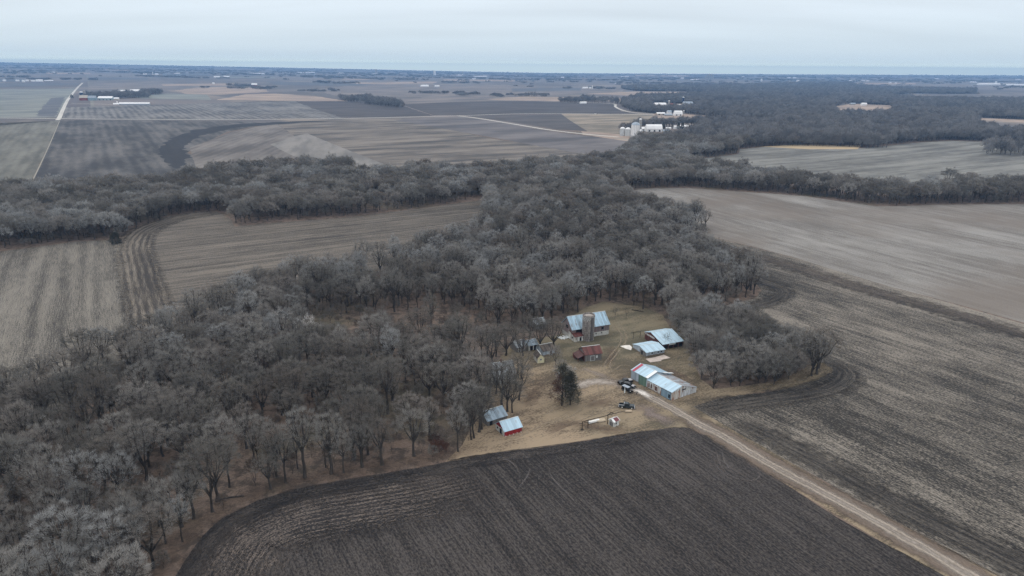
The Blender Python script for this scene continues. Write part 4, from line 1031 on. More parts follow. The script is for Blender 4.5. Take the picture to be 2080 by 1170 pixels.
for i, (x0, x1, yb, h) in enumerate([(5.8,12,165.5,3.2),(32,39,165.5,3),(45,50.5,167,4),(52,58,165,2.5),(63,71,165.6,2.2),(73,86.5,166,4)]):
    shed(x0, x1, yb, h, ["white shed at the left end of the village row on the far left plain","white gabled house second in the village row","steep white house third in the village row","low white house fourth in the village row","flat white shed fifth in the village row","largest white hall at the right end of the village row"][i])
shed(90,107,164.5,1.6,"thin white roof trailing right of the village row")
tower(475,477.5,176,168,"slim pale silo in the small farm on the middle plain", FC, FC); shed(484,498,175,3,"white sheds beside the slim pale silo"); shed(511,522.5,176,6,"red barn with a pale roof on the middle plain", FR, FRed, "barn", "barn", .6)
shed(431.5,436,171,3,"lone small white building on the middle plain left of the slim silo")
shed(291,299,152,2,"tiny white shed left of the hazy silo on the left plain"); tower(309.8,311.6,152,146.5,"hazy white silo on the left plain", FW, FR); shed(315,322,152,2.2,"tiny white shed right of the hazy silo on the left plain")
shed(435.5,447,157.5,2.6,"left one of two white roofs above the middle plain"); shed(455,466.5,157.5,3,"right one of two white roofs above the middle plain")
shed(856,871,176.5,3.6,"white farm building in the lone farm on the wide mauve field"); shed(884,893,176.5,2.6,"smaller whitish building right end of the lone farm on the wide mauve field")
shed(1728,1737.5,213.5,4,"grey-roofed house left in the clearing of the big wood", FRg, FC, "house", "house"); shed(1751,1761,214.5,5,"white house in the clearing of the big wood", FR, FW, "house", "house")
shed(1801,1807,196,4.5,"pale barn at the left tip of the long far field", FRg, FW); shed(1858.5,1866,181.8,2.6,"left of three white sheds above the narrow wood"); shed(1873,1884,181.8,4,"middle and tallest of three white sheds above the narrow wood"); shed(1885,1896,182.5,2.6,"right of three white sheds above the narrow wood")
shed(1864,1881,202.5,2,"long thin white roof among the trees of the right wood")
shed(1988,2032,173,3.6,"long white poultry barn on the right plain", FR, FW, "livestock_barn", "barn", .1); shed(2040,2110,174,3.2,"second long white poultry barn cut by the right picture edge", FR, FW, "livestock_barn", "barn", .1); tower(2021,2024,171,165.5,"pale feed silo between the two long poultry barns", FW, FR)
shed(1619,1624,167,3.5,"bright white barn on the plain above the right wood"); tower(1545,1548,165,160.5,"white round tank above the right wood", FW, FR, "water_tank", "tank")
for i in range(5):
    x = 1432 + i*3.7; tower(x, x+2.2, 161, [154.5,152.5,151.5,152,153][i], ["first and shortest of five hazy elevator towers","second of five hazy elevator towers","middle and tallest of five hazy elevator towers","fourth of five hazy elevator towers","last on the right of five hazy elevator towers"][i], FC, FC, "grain_elevator", "grain elevator", .3)
tower(762,763.4,150.5,141.5,"left of two thin hazy towers on the horizon", FC, FC, "grain_elevator", "grain elevator", .3); tower(765.2,766.6,150.5,141.5,"right of two thin hazy towers on the horizon", FC, FC, "grain_elevator", "grain elevator", .3)
tower(881.5,884.5,152.5,144.5,"pale hazy elevator right of the horizon middle", FW, FW, "grain_elevator", "grain elevator", .3); tower(939,941,151,145.8,"dim tower right of the pale hazy elevator", FC, FC, "grain_elevator", "grain elevator", .3)
sc_ = [(508,545,150.3,1.6),(355,366,150,1.4),(605,640,148,1.4),(758,770,151,1.4),(965,990,156,1.4),(1050,1062,154.5,1.3),(1080,1091,160.5,1.6),(1112,1118,162,1.5),(1140,1146,158,1.6),(1262,1267,156.5,1.8),(1270,1278,157,2),(1370,1376,155.5,1.4),(1384,1390,159.5,1.6),(1405,1420,162.5,1.5),(1508,1513,156.5,1.2),(1600,1606,158.5,1.4),(1612,1618,158.8,1.5),(1728,1738,164.5,1.9),(1750,1757,165,2),(1760,1766,165.3,1.6),(1806,1811,169.5,1.6),(1818,1822,169.5,1.4),(1812,1826,164,1.2),(1901,1908,160.5,1.2),(1973,1984,167.5,1.5),(1995,1999,163.3,1.2),(2066,2074,162,1.3),(10,15,138,1.2),(69,76,139,1.2),(106,112,148,1.6),(1343,1350,176.5,1.8),(1371,1376,180,2.2),(1395,1402,179,2),(1250,1256,170,1.4),(930,941,153.5,1.4),(960,966,161,1.3),(690,700,149.5,1.2),(1338,1346,184,2.6)]
for x0, x1, yb, h in sc_:
    shed(x0, x1, yb, h, "tiny white farm roof scattered over the hazy plain below the horizon", FR, FW, "farm_shed", "shed", .4, .4, "tiny white farm roofs scattered over the hazy plain")
vn = thing("delivery_van", "tiny white van on the road above the dry meadow", "van", at(1209.7,232.3), .1)
bev(MB().prism([(-2.8,.4),(2.8,.4),(2.8,1.2),(2.1,1.35),(1.6,2.3),(-2.8,2.4)], -1, 1, 'y').build('body', FR, vn)); MB().prism([(1.7,1.4),(2.05,1.4),(1.65,2.2)], -1.02, 1.02, 'y').build('windscreen', P_GLASS, vn); wheels(vn, (-1.8,1.8), .9, .36, P_RIMD)

# ------------------------------------------------------------------ trees
def bark_mat(name, c1, c2):
    t = NT(name)
    rnd = t.new('ShaderNodeObjectInfo').outputs['Random']
    n = t.noise(t.map(t.obj(), scale=(2, 2, .6)), 1, 4, .7)
    c = t.mix(t.rng(n, .35, .65), c1, c2)
    t.col(t.mix(t.math('MULTIPLY', rnd, .45), c, c2)); return t.mat
def twig_mat(name, c1, c2, warm=None):
    t = NT(name)
    rnd = t.new('ShaderNodeObjectInfo').outputs['Random']
    c = t.mix(rnd, c1, c2)
    n = t.noise(t.map(t.obj(), scale=(.28, .28, .28)), 1, 3, .6)     # lichen and twig colour differ from limb to limb
    c = t.mix(t.rng(n, .38, .64, 0, .55), c, c2)
    if warm:
        r2 = t.math('FRACT', t.math('MULTIPLY', rnd, 7.31))
        c = t.mix(t.rng(r2, .5, 1.0, 0, .40), c, warm)
    t.col(c); t.b.inputs['Roughness'].default_value = 1.0; t.b.inputs['Specular IOR Level'].default_value = .05
    return t.mat
BARK = bark_mat("dark_bark", C(38,35,33), C(76,70,65))
BARK_P = bark_mat("pale_bark", C(150,142,134), C(200,194,188))
TW_G = twig_mat("grey_twigs", C(107,104,99), C(148,143,137), C(120,106,96))
TW_P = twig_mat("pale_twigs", C(122,120,117), C(156,154,151))
TW_D = twig_mat("dark_twigs", C(88,85,80), C(122,117,110), C(106,92,82))
TW_B = twig_mat("brush_twigs", C(84,74,67), C(112,102,94))
TW_F = twig_mat("far_twigs", C(100,98,97), C(134,131,129), C(120,111,105))
TW_FD = twig_mat("far_dark_twigs", C(86,84,84), C(114,112,111), C(104,97,93))
TW_W = twig_mat("white_twigs", C(160,154,148), C(206,200,195))
TW_R = twig_mat("russet_twigs", C(84,62,54), C(112,82,70))
NEEDLE = twig_mat("dark_needles", C(52,52,46), C(82,80,70))
NEEDLE_R = twig_mat("rusty_needles", C(66,52,47), C(98,72,62))

def tree_mesh(seed, h, cr, nclump, tw, tl, twd, lf=.30, limbs=6, sides=5, cz=.62, rz=None, up=.6, droop=0.0, full=True, trunk_r=.3, clump_r=1.0, low=-.22, reach=1.22):
    """returns (wood verts, faces), (twig verts, faces)"""
    r = random.Random(seed); g = np.random.RandomState(seed)
    W = MB()
    rz = rz or h * .40
    c0 = Vector((0, 0, h - rz * 1.02)) if rz < h*.6 else Vector((0, 0, h*.5))
    lean = Vector((r.uniform(-.05, .05), r.uniform(-.05, .05), 1))
    tt = h * lf
    fork = [Vector((lean.x*z + .12*math.sin(z*1.3+seed), lean.y*z + .12*math.cos(z*1.1+seed), z)) for z in (0, tt*.33, tt*.66, tt)]
    W.tube([fork[0] - Vector((0,0,.3)), fork[0] + Vector((0,0,.3))] + fork[1:], [trunk_r*1.7, trunk_r*1.2, trunk_r, trunk_r*.9, trunk_r*.85], sides + 1, False)
    limb_pts = []
    for i in range(limbs):
        a = 2*math.pi*(i + r.uniform(-.25, .25))/limbs; el = r.uniform(.25, .95) if i else 1.35
        rr = cr * r.uniform(.65, .85)
        end = Vector((math.cos(a)*math.cos(el)*rr, math.sin(a)*math.cos(el)*rr, c0.z + rz*.75*math.sin(el)*r.uniform(.7, 1.0)))
        st = fork[3] if i % 2 else fork[2].lerp(fork[3], .6)
        mid = st.lerp(end, .5) + Vector((math.cos(a)*rr*.10, math.sin(a)*rr*.10, -rz*.08 + r.uniform(-.4,.5)))
        q1 = st.lerp(mid, .5) + Vector((r.uniform(-.3,.3), r.uniform(-.3,.3), r.uniform(-.2,.3)))
        q3 = mid.lerp(end, .5) + Vector((r.uniform(-.4,.4), r.uniform(-.4,.4), r.uniform(0,.6)))
        P = [st, q1, mid, q3, end]; k = trunk_r
        W.tube(P, [k*.72, k*.6, k*.48, k*.34, k*.18], sides, False)
        for j in range(1, 5): limb_pts.append((P[j], k*(.45 - .08*j)))
        limb_pts.append((P[2].lerp(P[3], .5), k*.25)); limb_pts.append((P[3].lerp(P[4], .5), k*.16))
    cl = []
    tries = 0
    ga = 2.399963
    for i in range(nclump):
        u = (i + .5) / nclump
        ph = i * ga + r.uniform(-.3, .3)
        zz = 1 - u * 1.42                                   # dome reaching a little under the widest line
        zz = max(-.42, zz)
        s = math.sqrt(max(0, 1 - zz*zz))
        rad = r.uniform(.78, 1.06) if r.random() < .72 else r.uniform(.40, .78)
        lump = 1 + .26 * mnoise.noise(Vector((math.cos(ph)*1.7 + seed, math.sin(ph)*1.7, zz*1.7)))
        cl.append(Vector((math.cos(ph)*s*cr*rad*lump, math.sin(ph)*s*cr*rad*lump, c0.z + zz*rz*rad*lump)))
    if full:
        for c in cl:
            b, br_ = min(limb_pts, key=lambda q: (q[0]-c).length + .6*max(0, q[0].z - c.z))
            m1 = b.lerp(c, .5) + Vector((r.uniform(-.3,.3), r.uniform(-.3,.3), r.uniform(-.1,.4)))
            W.tube([b, m1, c], [max(.05, br_*.7), .055, .03], 3, False)
    n = nclump * tw
    cc = np.array([tuple(c) for c in cl])[np.repeat(np.arange(nclump), tw)]
    off = g.normal(0, 1, (n, 3)); off *= (clump_r * g.rand(n, 1)**.5 / np.linalg.norm(off, axis=1, keepdims=True))
    base = cc + off * np.array([1, 1, .7])
    out = base - np.array([0, 0, c0.z - rz*.25]); out /= np.linalg.norm(out, axis=1, keepdims=True) + 1e-6
    d = out * .75 + np.array([0, 0, up - droop]) + g.normal(0, .42, (n, 3)); d /= np.linalg.norm(d, axis=1, keepdims=True)
    L = tl * g.uniform(.6, 1.25, (n, 1))
    sd = np.cross(d, g.normal(0, 1, (n, 3))); sd /= np.linalg.norm(sd, axis=1, keepdims=True) + 1e-9
    wv = twd * g.uniform(.7, 1.3, (n, 1))
    V = np.empty((n, 3, 3)); V[:, 0] = base - sd*wv*.5; V[:, 1] = base + sd*wv*.5; V[:, 2] = base + d*L
    return (W.v, W.f), V.reshape(-1, 3)

def tri_mesh(name, V, mat):
    n = len(V) // 3
    me = bpy.data.meshes.new(name)
    me.vertices.add(n*3); me.vertices.foreach_set("co", V.astype(np.float32).ravel())
    me.loops.add(n*3); me.loops.foreach_set("vertex_index", np.arange(n*3, dtype=np.int32))
    me.polygons.add(n); me.polygons.foreach_set("loop_start", np.arange(0, n*3, 3, dtype=np.int32)); me.polygons.foreach_set("loop_total", np.full(n, 3, np.int32))
    me.materials.append(mat); me.update(); me.validate()
    return me
def wood_mesh(name, vf, mat):
    me = bpy.data.meshes.new(name); me.from_pydata(vf[0], [], vf[1]); me.materials.append(mat); me.update(); return me

HI, SPECIAL = [], {}
for i, (h, cr, nc, lf, up, rzf, lw) in enumerate([(14.5,5.6,88,.28,.55,.27,.0),(16,6.2,100,.30,.45,.26,-.05),(15,4.2,62,.40,.8,.33,-.1),(16.5,5.2,80,.36,.6,.28,.0),(12.5,5.6,84,.24,.5,.28,.0),(17.5,4.6,70,.42,.8,.30,-.1),(15.5,5.8,92,.26,.4,.24,.05),(13.5,4.8,66,.34,.7,.30,-.1),(14.5,3.0,44,.44,.9,.34,-.2),(13,2.6,36,.40,.9,.36,-.2)]):
    wf, tv = tree_mesh(11+i, h, cr, int(nc*1.15), 34, .85, .056, clump_r=.8, lf=lf, limbs=6 + i % 3, rz=h*rzf, up=up, trunk_r=(.32 + .04*(i % 3)) * (.6 if cr < 3.5 else 1), low=lw, reach=1.02 - lw)
    HI.append((wood_mesh("tree_wood", wf, BARK), tv))
TWM = {}
def hi_mesh(i, tint):
    k = (i, tint)
    if k not in TWM: TWM[k] = tri_mesh("tree_twigs", HI[i][1], {"grey": TW_G, "pale": TW_P, "dark": TW_D}[tint])
    return TWM[k]

def make_tree(wm, cm, loc, s, rz, label, group, cat="tree", name="bare_tree", sz=1.0):
    o = thing(name, label, cat, loc, rz, group); o.scale = (s, s, s*sz)
    link(bpy.data.objects.new("trunk", wm), o); link(bpy.data.objects.new("crown", cm), o)
    return o

# ---- where trees stand (photo-measured outlines of the woods, on the ground)
WOODS = {
 'near': [(-420,1500),(-420,900),(-100,835),(0,808),(100,772),(200,738),(260,722),(330,700),(400,665),(450,640),(500,610),(560,592),(640,575),(720,555),(800,535),(900,512),(975,478),(992,440),(990,412),
          (1060,400),(1150,400),(1262,398),(1270,410),(1300,428),(1350,440),(1400,454),(1438,467),(1420,478),(1402,490),(1402,500),(1450,524),(1500,548),(1528,570),(1542,588),(1530,600),(1480,612),(1440,622),(1400,640),(1352,655),
          (1340,640),(1290,622),(1230,613),(1200,622),(1150,648),(1120,668),(1060,672),(1000,668),(958,690),(930,740),(975,765),(985,800),(985,845),(972,878),(940,915),(880,938),(800,950),(700,962),(610,978),(520,1003),(440,1042),(395,1085),(350,1150),(325,1200),(300,1400),(290,1500)],
 'grove': [(1352,655),(1400,640),(1452,648),(1500,668),(1570,695),(1650,728),(1684,742),(1672,756),(1640,768),(1580,780),(1510,788),(1455,792),(1428,766),(1412,735),(1402,700),(1375,675)],
 'band': [(-420,560),(-60,512),(0,507),(70,499),(150,489),(220,486),(262,480),(300,460),(350,440),(440,428),(470,444),(482,456),(560,449),(700,439),(850,421),(985,403),(1060,402),(1262,398),(1275,386),(1330,380),
          (1400,379),(1500,387),(1560,391),(1640,397),(1700,405),(1780,416),(1830,417),(1880,414),(2080,412),(2500,410),(2500,392),(2080,391),(1980,390),(1880,394),(1780,398),(1720,392),(1660,382),(1600,376),(1540,366),(1480,356),(1430,350),(1390,345),
          (1392,332),(1400,326),(1420,321),(1445,319),(1500,312),(1503,302),(1560,297),(1620,296),(1750,299),(1850,289),(1930,284),(2080,290),(2500,292),(2500,252),(2080,252),(1980,246),(1900,250),(1500,250),(1420,252),(1370,268),(1320,272),(1290,282),(1300,292),(1275,312),(1240,332),(1180,338),(1100,346),(1000,356),(930,362),(870,356),(800,366),(720,372),(705,350),(640,346),(540,354),(430,362),(385,376),(300,390),(100,394),(0,408),(-420,440)],
 'far': [(1500,250),(1900,250),(1980,246),(2080,252),(2500,252),(2500,203),(2080,206),(1960,205),(1860,203),(1810,199),(1806,193),(1860,191),(1980,191),(1984,183),(1880,182),(1800,180),(1740,176),(1728,170),(1640,170),(1500,175),(1440,176),(1300,176),(1260,180),(1290,185),(1420,187),(1465,190),(1380,196),(1300,197),(1265,207),(1262,216),(1280,226),(1330,231),(1420,236),(1470,242),(1420,252)],
 'hedge1': [(690,203),(745,200),(800,210),(822,216),(818,219),(760,214),(700,206)],
 'hedge2': [(1136,207),(1200,204),(1260,208),(1255,211),(1190,209),(1140,209)],
 'hedge3': [(165,199.5),(180,194),(240,195),(300,193),(305,199),(240,200.5)],
 'hedge4': [(285,190),(330,189),(332,192),(290,193)],
 'patch1': [(2000,305),(2040,302),(2500,304),(2500,322),(2080,318),(2000,313)],
 'patch2': [(1915,376),(1980,374),(1985,377),(1920,379)],
 'patch3': [(1752,298),(1800,296),(1808,300),(1760,302)],
 'backrow': [(1258,268),(1300,259),(1400,254),(1440,252),(1440,256),(1400,257),(1300,263),(1262,272)],
}
HOLES = [[(1690,216),(1730,211),(1808,214),(1818,224),(1795,238),(1698,236)], [(1975,239),(2080,243),(2500,248),(2500,274),(2080,271),(1985,262)], [(1395,232),(1478,240),(1475,249),(1395,246)], [(1440,205),(1540,207),(1530,214),(1450,213)], [(1600,196),(1690,197),(1680,203),(1610,202)], [(1880,222),(1960,223),(1950,230),(1890,229)], [(2020,262),(2060,262),(2060,274),(2025,274)],
         [(1250,250),(1400,246),(1425,260),(1408,277),(1350,289),(1300,290),(1286,282),(1262,283)], [(1322,211),(1412,211),(1418,224),(1325,224)], [(1326,231),(1395,231),(1400,241),(1330,240)]]
SPARSE = [((868,668), 26), ((750,672), 22), ((170,800), 22), ((700,690), 18), ((640,655), 14), ((600,905), 12), ((870,830), 10), ((835,905), 14), ((960,665), 10), ((345,1010), 10), ((470,1000), 8)]
def wpoly(p): return np.array([tuple(at(x, y).to_2d()) for x, y in p])
WP = {k: wpoly(v) for k, v in WOODS.items()}
HP = [wpoly(h) for h in HOLES]
SP = [(at(*c).to_2d(), r) for c, r in SPARSE]
g = np.random.RandomState(5)
def scatter(poly, sp, jit=.38, holes=True):
    x0, y0 = poly.min(0); x1, y1 = poly.max(0)
    xs = np.arange(x0, x1, sp); ysr = np.arange(y0, y1, sp*.87)
    X, Y = np.meshgrid(xs, ysr); X = X + (np.arange(len(ysr)) % 2)[:, None] * sp*.5
    X = (X + g.uniform(-jit, jit, X.shape)*sp).ravel(); Y = (Y + g.uniform(-jit, jit, Y.shape)*sp).ravel()
    k = inpoly(X, Y, poly)
    for h in (HP if holes else []): k &= ~inpoly(X, Y, h)
    px, py, z = proj(np.stack([X, Y, H(X, Y) + 10], 1))
    k &= (px > -90 - 6000/z) & (px < 2170 + 6000/z) & (py < 1170 + 30000/z) & (z > 20)
    return np.stack([X[k], Y[k]], 1)
PTS = []   # x, y
PTS.append(scatter(WP['near'], 7.5))
_E = smooth_line(px2(F1P[2:14]), 4); _s = 0
for a_, b_ in zip(_E[:-1], _E[1:]):
    d_ = (b_ - a_); n_ = Vector((-d_.y, d_.x)).normalized()
    _s += d_.length
    while _s > 5.0:
        _s -= 5.0; q_ = b_ + n_ * R_.uniform(3, 15); PTS.append(np.array([[q_.x, q_.y]]))
PTS.append(scatter(WP['grove'], 6.2))
bp = scatter(WP['band'], 8.6); PTS.append(bp)
PTS.append(scatter(WP['far'], 9.5))
for k in ('hedge1', 'hedge2', 'hedge3', 'hedge4', 'patch1', 'backrow'): PTS.append(scatter(WP[k], 10 if k == 'backrow' else 14, .5, holes=False))
for k in ('patch2', 'patch3'): PTS.append(scatter(WP[k], 11))
P = np.concatenate(PTS)
dist = np.hypot(P[:, 0], P[:, 1])
keep = np.ones(len(P), bool)
for c, r in SP: keep &= ~((np.hypot(P[:, 0]-c.x, P[:, 1]-c.y) < r) & (g.rand(len(P)) < .75))
dn = np.array([mnoise.noise(Vector((x*.022, y*.022, 3.0))) for x, y in P])
_px, _py, _z = proj(np.concatenate([P, np.zeros((len(P), 1))], 1))
_EA = np.array([tuple(q) for q in smooth_line(px2(F1P[1:18]), 4)])
_de = np.array([np.hypot(_EA[:, 0]-x, _EA[:, 1]-y).min() for x, y in P])
keep &= ~((dn < -.22) & (g.rand(len(P)) < .72) & (dist < 900) & (_px < 1320) & (_px > 340) & (_de > 30))
fn_ = np.array([mnoise.noise(Vector((x*.006, y*.003, 9.0))) for x, y in P]); keep &= ~((fn_ < -.16) & (g.rand(len(P)) < .75) & (dist > 1400))
P = P[keep]; dist = dist[keep]
# keep trees off the farmyard buildings and lawn
yard = wpoly([(1000,690),(1010,672),(1130,668),(1240,610),(1345,640),(1368,668),(1395,720),(1408,755),(1432,798),(1380,880),(985,908),(975,870),(985,845),(975,800),(970,760)])
k2 = ~inpoly(P[:, 0], P[:, 1], yard); P = P[k2]; dist = dist[k2]
o_ = np.argsort(dist); P = P[o_]; dist = dist[o_]
N_IND = 218
edge = [p for p in smooth_line(px2(F1P[1:18]), 4)]
EA = np.array([tuple(e_) for e_ in edge])
order = {}
tone = np.array([mnoise.noise(Vector((x*.012, y*.012, 8.0))) for x, y in P])
ORD = "first second third fourth fifth sixth seventh eighth ninth tenth eleventh twelfth thirteenth fourteenth fifteenth sixteenth seventeenth eighteenth nineteenth twentieth".split()
front = []
for i in range(N_IND):
    d_ = np.hypot(EA[:, 0]-P[i][0], EA[:, 1]-P[i][1]); px_, py_, _z = proj([[P[i][0], P[i][1], 0]])
    if d_.min() < 19 and px_[0] > 300: front.append((-px_[0], i))
front = {i: k for k, (_, i) in enumerate(sorted(front))}
for i in range(N_IND):
    x, y = P[i]
    px, py, z = proj([[x, y, 0]]); px, py = px[0], py[0]
    rr = R_.random() + tone[i]*.9
    tint = "pale" if rr > .95 else ("dark" if rr < .38 else "grey")
    de = np.hypot(EA[:, 0]-x, EA[:, 1]-y).min()
    v = R_.choice((8, 9, 2, 5, 8, 7)) if (de < 17 and R_.random() < .7) else R_.randrange(10)
    de = np.hypot(EA[:, 0]-x, EA[:, 1]-y).min()
    where = ("beside the curved dark field" if de < 22 else
             "in the bottom left corner" if (px < 260 and py > 980) else
             "at the left side above the bottom corner" if px < 300 else
             "in the wood left of the two small sheds" if px > 620 else
             "in the middle of the near wood")
    adj = {"pale": "pale silvery", "grey": "mid grey", "dark": "dark grey"}[tint]
    adj = {0: "", 1: "broad ", 2: "tall narrow ", 3: "", 4: "low spreading ", 5: "tall narrow ", 6: "broad ", 7: "", 8: "slim ", 9: "slim "}[v] + adj
    lab = f"{adj} bare tree {where}"
    grp = lab.replace("bare tree", "bare trees")
    if i in front and front[i] < 20:
        lab = f"{adj} bare tree, {ORD[front[i]]} from the right along the curved dark field"; grp = "bare trees lining the curved dark field"
    s = R_.uniform(.82, 1.18)
    make_tree(HI[v][0], hi_mesh(v, tint), (x, y, 0), s, R_.uniform(0, 6.28), lab, grp, sz=R_.uniform(.9, 1.1))

# ---- the rest of the woods: one object, thousands of trees nobody could count
protos = bpy.data.collections.new("wood_kinds")
kinds = []
def proto(tag_, wm, cm):
    """joins wood and twigs into one source mesh"""
    bm = bmesh.new(); bm.from_mesh(wm); 
    nb = len(bm.faces); bm.from_mesh(cm); bm.faces.ensure_lookup_table()
    for f in bm.faces[nb:]: f.material_index = 1
    me = bpy.data.meshes.new("wood_kind"); bm.to_mesh(me); bm.free()
    me.materials.append(wm.materials[0]); me.materials.append(cm.materials[0])
    o = bpy.data.objects.new(f"wood_kind_{len(kinds):02d}", me); protos.objects.link(o); kinds.append(tag_)
for i in range(10):
    for tint in ("grey", "pale", "dark"): proto(('hi', tint), HI[i][0], hi_mesh(i, tint))
TM = {"grey": TW_G, "pale": TW_P, "dark": TW_D}
for i, (h, cr) in enumerate([(14.5,6.0),(16,6.2),(13,5.4),(15,5.6)]):
    wf, tv = tree_mesh(41+i, h, cr, 70, 26, 1.3, .16, clump_r=1.2, low=-.1, reach=1.1, lf=.34, limbs=5, sides=3, rz=h*.32, full=True)
    for tint in ("grey", "pale", "dark"): proto(('mid', tint), wood_mesh("w", wf, BARK), tri_mesh("t", tv, TM[tint]))
for i, (h, cr) in enumerate([(15,6.0),(17,6.4),(14,5.4)]):
    wf, tv = tree_mesh(61+i, h, cr, 44, 12, 2.4, .50, clump_r=2.0, lf=.25, limbs=4, sides=3, rz=h*.40, full=False)
    for tint in ("grey", "pale", "dark"): proto(('low', tint), wood_mesh("w", wf, BARK), tri_mesh("t", tv, {'grey': TW_F, 'pale': TW_F, 'dark': TW_FD}[tint]))
for i in range(2):   # groves for the hazy distance
    VV = []
    for k in range(9):
        _, tv = tree_mesh(80+i*20+k, R_.uniform(10, 15), R_.uniform(7, 10), 22, 5, 4.0, 1.9, rz=6, full=False)
        VV.append(tv + np.array([R_.uniform(-26, 26), R_.uniform(-14, 14), 0]))
    wf, _ = tree_mesh(99, 9, 4, 3, 1, 1, .1, full=False, sides=3, limbs=2)
    for tint in ("grey", "dark"): proto(('grove', tint), wood_mesh("w", wf, BARK), tri_mesh("t", np.concatenate(VV), {'grey': TW_F, 'dark': TW_FD}[tint]))
for i in range(2):   # undergrowth: saplings and brush
    wf, tv = tree_mesh(120+i, 6.0 + i*2, 2.2, 26, 34, .95, .07, lf=.12, limbs=5, sides=3, rz=2.6, trunk_r=.07, full=True, clump_r=.7)
    proto(('brush', 'grey'), wood_mesh("w", wf, BARK), tri_mesh("t", tv, TW_B if i else TW_D))
for i in range(2):   # tall narrow trees with a visible pale branch pattern
    wf, tv = tree_mesh(130+i, 17, 3.6, 56, 34, 1.3, .08, lf=.40, limbs=7, sides=4, rz=6.5, trunk_r=.22, up=.9)
    proto(('slim', 'grey'), wood_mesh("w", wf, BARK), tri_mesh("t", tv, TW_G if i else TW_P))
for i in range(3):   # low-branched bushy trees of the grove by the long shed
    wf, tv = tree_mesh(150+i, [13, 11.5, 14][i], [5.8, 5.2, 5.4][i], 108, 42, 1.1, .056, lf=.10, limbs=9, sides=4, rz=[5.6,5.0,6][i], trunk_r=.24, up=.6, low=-.6, reach=1.55, clump_r=.95)
    BUSHY = (wood_mesh("tree_wood", wf, BARK), tri_mesh("tree_twigs", tv, TW_G)); proto(('bushy', 'grey'), *BUSHY); proto(('bushy', 'pale'), BUSHY[0], tri_mesh("tree_twigs", tv, TW_D))
byk = {}
for i, k in enumerate(kinds): byk.setdefault(k, []).append(i)
pts, idx, rot, scl = [], [], [], []
def put(x, y, key, s, z=0.0):
    pts.append((x, y, float(H(x, y)) + z)); idx.append(R_.choice(byk[key])); rot.append((0, 0, R_.uniform(0, 6.28))); scl.append((s, s, s*R_.uniform(.9, 1.12)))
for i in range(N_IND, len(P)):
    x, y = P[i]; dd = dist[i]
    rr = R_.random() + tone[i]*.8
    tint = "pale" if rr > .93 else ("dark" if rr < .42 else "grey")
    if dd < 520 and R_.random() < .75 and inpoly(P[i:i+1, 0], P[i:i+1, 1], WP['grove'])[0]: put(x, y, ('bushy', R_.choice(('grey', 'pale'))), R_.uniform(.8, 1.1))
    elif dd < 520:
        if R_.random() < .12: put(x, y, ('slim', 'grey'), R_.uniform(.85, 1.1))
        else: put(x, y, ('hi', tint), R_.uniform(.8, 1.2))
    elif dd < 1150: put(x, y, ('mid', tint), R_.uniform(.85, 1.25))
    else: put(x, y, ('low', tint), R_.uniform(.65, 1.25) + .25*tone[i])
us = scatter(WP['near'], 7.0, .5)
for x, y in us:
    if math.hypot(x, y) < 620 and R_.random() < .9 and mnoise.noise(Vector((x*.03, y*.03, 12))) > -.25 and not inpoly(np.array([x]), np.array([y]), yard)[0]:
        put(x, y, ('brush', 'grey'), R_.uniform(.5, 1.1))
for x, y in scatter(WP['band'], 9.0, .5):
    if math.hypot(x, y) < 800 and R_.random() < .6: put(x, y, ('brush', 'grey'), R_.uniform(.6, 1.2))
# distant shelter belts and groves across the plain, strung in rows
def belt(a, b, dens=1.0, wid=0, key='grove'):
    A, B = at(*a), at(*b); L = (B - A).length; n = max(1, int(L / 42 * dens))
    for k in range(n):
        p = A.lerp(B, (k + R_.random()*.8) / n); x, y = p.x + R_.gauss(0, wid), p.y + R_.gauss(0, wid)
        put(x, y, (key, R_.choice(("grey", "dark"))), R_.uniform(.7, 1.15))
BELTS = [((0,145),(180,146)),((0,149),(110,149)),((210,147),(330,150)),((280,155),(440,160)),((330,149),(500,150)),((490,152),(700,157)),((600,157),(860,163)),((700,152),(900,155)),
 ((430,180),(560,180)),((450,176),(540,176)),((895,168),(970,170)),((870,158),(1080,163)),((1000,154),(1180,158)),((1180,180),(1235,182)),((1100,162),(1300,165)),((1250,170),(1500,172)),
 ((1390,159),(1480,160)),((1540,162),(1660,164)),((1700,157),(1800,159)),((1790,164),(1870,167)),((1940,165),(2080,168)),((1860,157),(2080,160)),((1500,156),(1700,158)),((560,146),(800,151)),((0,157),(60,158)),((60,162),(200,163)),
 ((0,139),(300,143)),((300,144),(520,146)),((620,186),(700,187)),((640,168),(720,171)),((940,194),(1000,195)),((1040,194),(1130,197)),((870,190),(950,193)),((2040,178),(2080,179)),((1820,188),(1985,190)),((1300,160),(1420,162)),((800,147),(1000,151)),((1400,155),(1500,156))]
for a, b in BELTS: belt(a, b, 1.0, 30); belt(a, b, .6, 90)
for _ in range(2600):   # a loose scatter that thickens towards the horizon
    px = R_.uniform(-60, 2140); vy = float(np.interp(px, [0, 520, 1100, 1560, 2080], [126, 135.7, 147.8, 150, 152.3]))
    py = vy + 1 + abs(R_.gauss(0, 9))
    q = at(px, py)
    if q.y < 15800 and mnoise.noise(Vector((px*.012, py*.35, 2))) > -.12: put(q.x, q.y, ('grove', R_.choice(("grey", "dark"))), R_.uniform(.5, 1.0))
me = bpy.data.meshes.new("woodland"); me.vertices.add(len(pts)); me.vertices.foreach_set("co", np.array(pts, np.float32).ravel())
a_ = me.attributes.new("kind_index", 'INT', 'POINT'); a_.data.foreach_set("value", np.array(idx, np.int32))
a_ = me.attributes.new("turn", 'FLOAT_VECTOR', 'POINT'); a_.data.foreach_set("vector", np.array(rot, np.float32).ravel())
